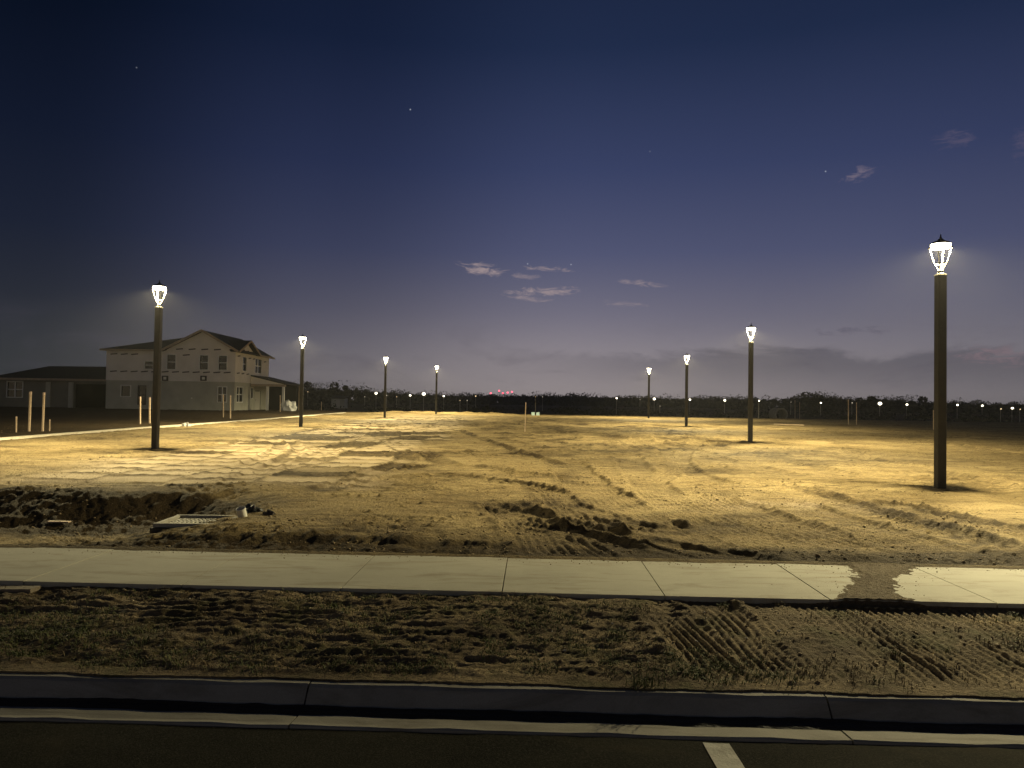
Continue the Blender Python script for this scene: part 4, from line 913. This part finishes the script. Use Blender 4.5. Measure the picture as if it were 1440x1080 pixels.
FAR = [(402, 555, 1.2, 120), (433, 551, 1.1, 220), (513, 558, 1.1, 220), (529, 553, 2.6, 180), (544, 556, 1.2, 220), (558, 558, 1.1, 240), (577, 556, 2.2, 180), (596, 554, 3.0, 180), (624, 557, 2.0, 200),
       (647, 563, 1.1, 160), (657, 563, 1.2, 160), (669, 557, 1.6, 220), (763, 558, 1.1, 220), (867, 560, 2.0, 180), (900, 562, 1.0, 220), (920, 561, 2.6, 180), (928, 571, 1.0, 140), (970, 562, 2.2, 190),
       (1019, 563, 2.4, 180), (1067, 563.5, 1.9, 110), (1112, 565.5, 1.0, 220), (1154, 566.5, 1.9, 190), (1198, 566.5, 1.4, 200), (1237, 567.5, 3.2, 160), (1275, 569, 2.3, 170), (1346, 569.5, 2.2, 190), (1381, 570.5, 2.2, 190),
       (1407, 575, 1.6, 150), (1423, 574, 2.4, 150), (1434, 575.5, 1.4, 150)]
for k, (px, py, rad, D) in enumerate(FAR):
    D *= .8; rad *= .8; x, z = ony(px, py, D); R = rad * D / F * (.34 + .26 * rad)
    zg = gz(x, D)
    t = empty('street_light', (x, D, zg), f'{ordn[k]} from the left of the tiny lit street lights on the horizon', 'street light', 'distant street lights along the horizon')
    MB().lathe([(.07, -.2), (.05, z - zg + R * 1.1)], 6).build('pole', M_POLE, t)
    fm = M_FAR if rad > 1.3 else (M_FARW if k % 2 else M_FARD)
    MB().lathe([(R * .3, -R * .8), (R * .85, -R * .5), (R, 0), (R * .85, R * .5), (R * .3, R * .8)], 10).build('lamp_head', fm, t, loc=(0, -.12, z - zg))
for k, (px, py) in enumerate(((690, 553), (702, 549.5), (707, 553), (714, 552), (720, 551))):
    D = 900; x, z = ony(px, py, D)
    t = empty('radio_mast', (x, D, -.5), f'{ordn[k]} from the left of the far masts with red beacons', 'mast', 'far masts with red lights')
    MB().lathe([(.5, 0), (.2, z + .5)], 4).build('mast', M_POLE, t)
    MB().lathe([(.3, -.9), (1.0, -.5), (1.0, .5), (.3, .9)], 8).build('beacon', M_RED, t, loc=(0, -.8, z + .5))
x, _ = ony(475, 566, 150)
sh = empty('shed', (x, 150, -.5), 'dim grey shed with low roof before the woods at left', 'shed')
MB().box((-1.3, 0, 0), (1.3, 3, 2.4)).build('wall', M_STUCCO, sh); MB().slab([(-1.5, -.3, 2.43), (1.5, -.3, 2.43), (1.5, 3.3, 2.9), (-1.5, 3.3, 2.9)], .1).build('roof', M_SHING, sh)
MB().box((-.4, -.05, 0), (.4, -.003, 2.0)).build('door', M_DOOR, sh)
x, y = onz(1099, 586, -.1); D = 96; x, _ = ony(1099, 576, D)
cp = empty('culvert_pipe', (x, D, gz(x, D)), 'large round concrete pipe lying end on behind the right stakes', 'pipe')
R = .82; b = MB(); n = 28; vs = []
for (rr, yy_) in ((R, 0), (R, 2.4), (R * .8, 2.4), (R * .8, 0)):
    for k in range(n): vs.append((rr * math.cos(2 * math.pi * k / n), yy_, R + rr * math.sin(2 * math.pi * k / n)))
fs = [(i * n + k, i * n + (k + 1) % n, ((i + 1) % 4) * n + (k + 1) % n, ((i + 1) % 4) * n + k) for i in range(4) for k in range(n)]
b.add(vs, fs).build('pipe_body', M_KERB, cp)

if HAZE:
    # ------------------------------------------------------------------ thin mist volume added to give the lamps a glow
    hz = MB().box((-1500, -60, -1.6), (1500, 1400, 12.0)).mesh('haze'); hm = bpy.data.materials.new('mist'); hm.use_nodes = True
    t = hm.node_tree; t.nodes.clear(); o_ = N(t, 'ShaderNodeOutputMaterial'); v_ = N(t, 'ShaderNodeVolumePrincipled')
    v_.inputs['Density'].default_value = HAZE; v_.inputs['Color'].default_value = (.9, .9, .92, 1); v_.inputs['Anisotropy'].default_value = .55
    t.links.new(v_.outputs[0], o_.inputs['Volume'])
    tag(obj('haze', hz, hm), 'thin mist volume added over the lot for lamp glow', 'haze', kind='stuff')
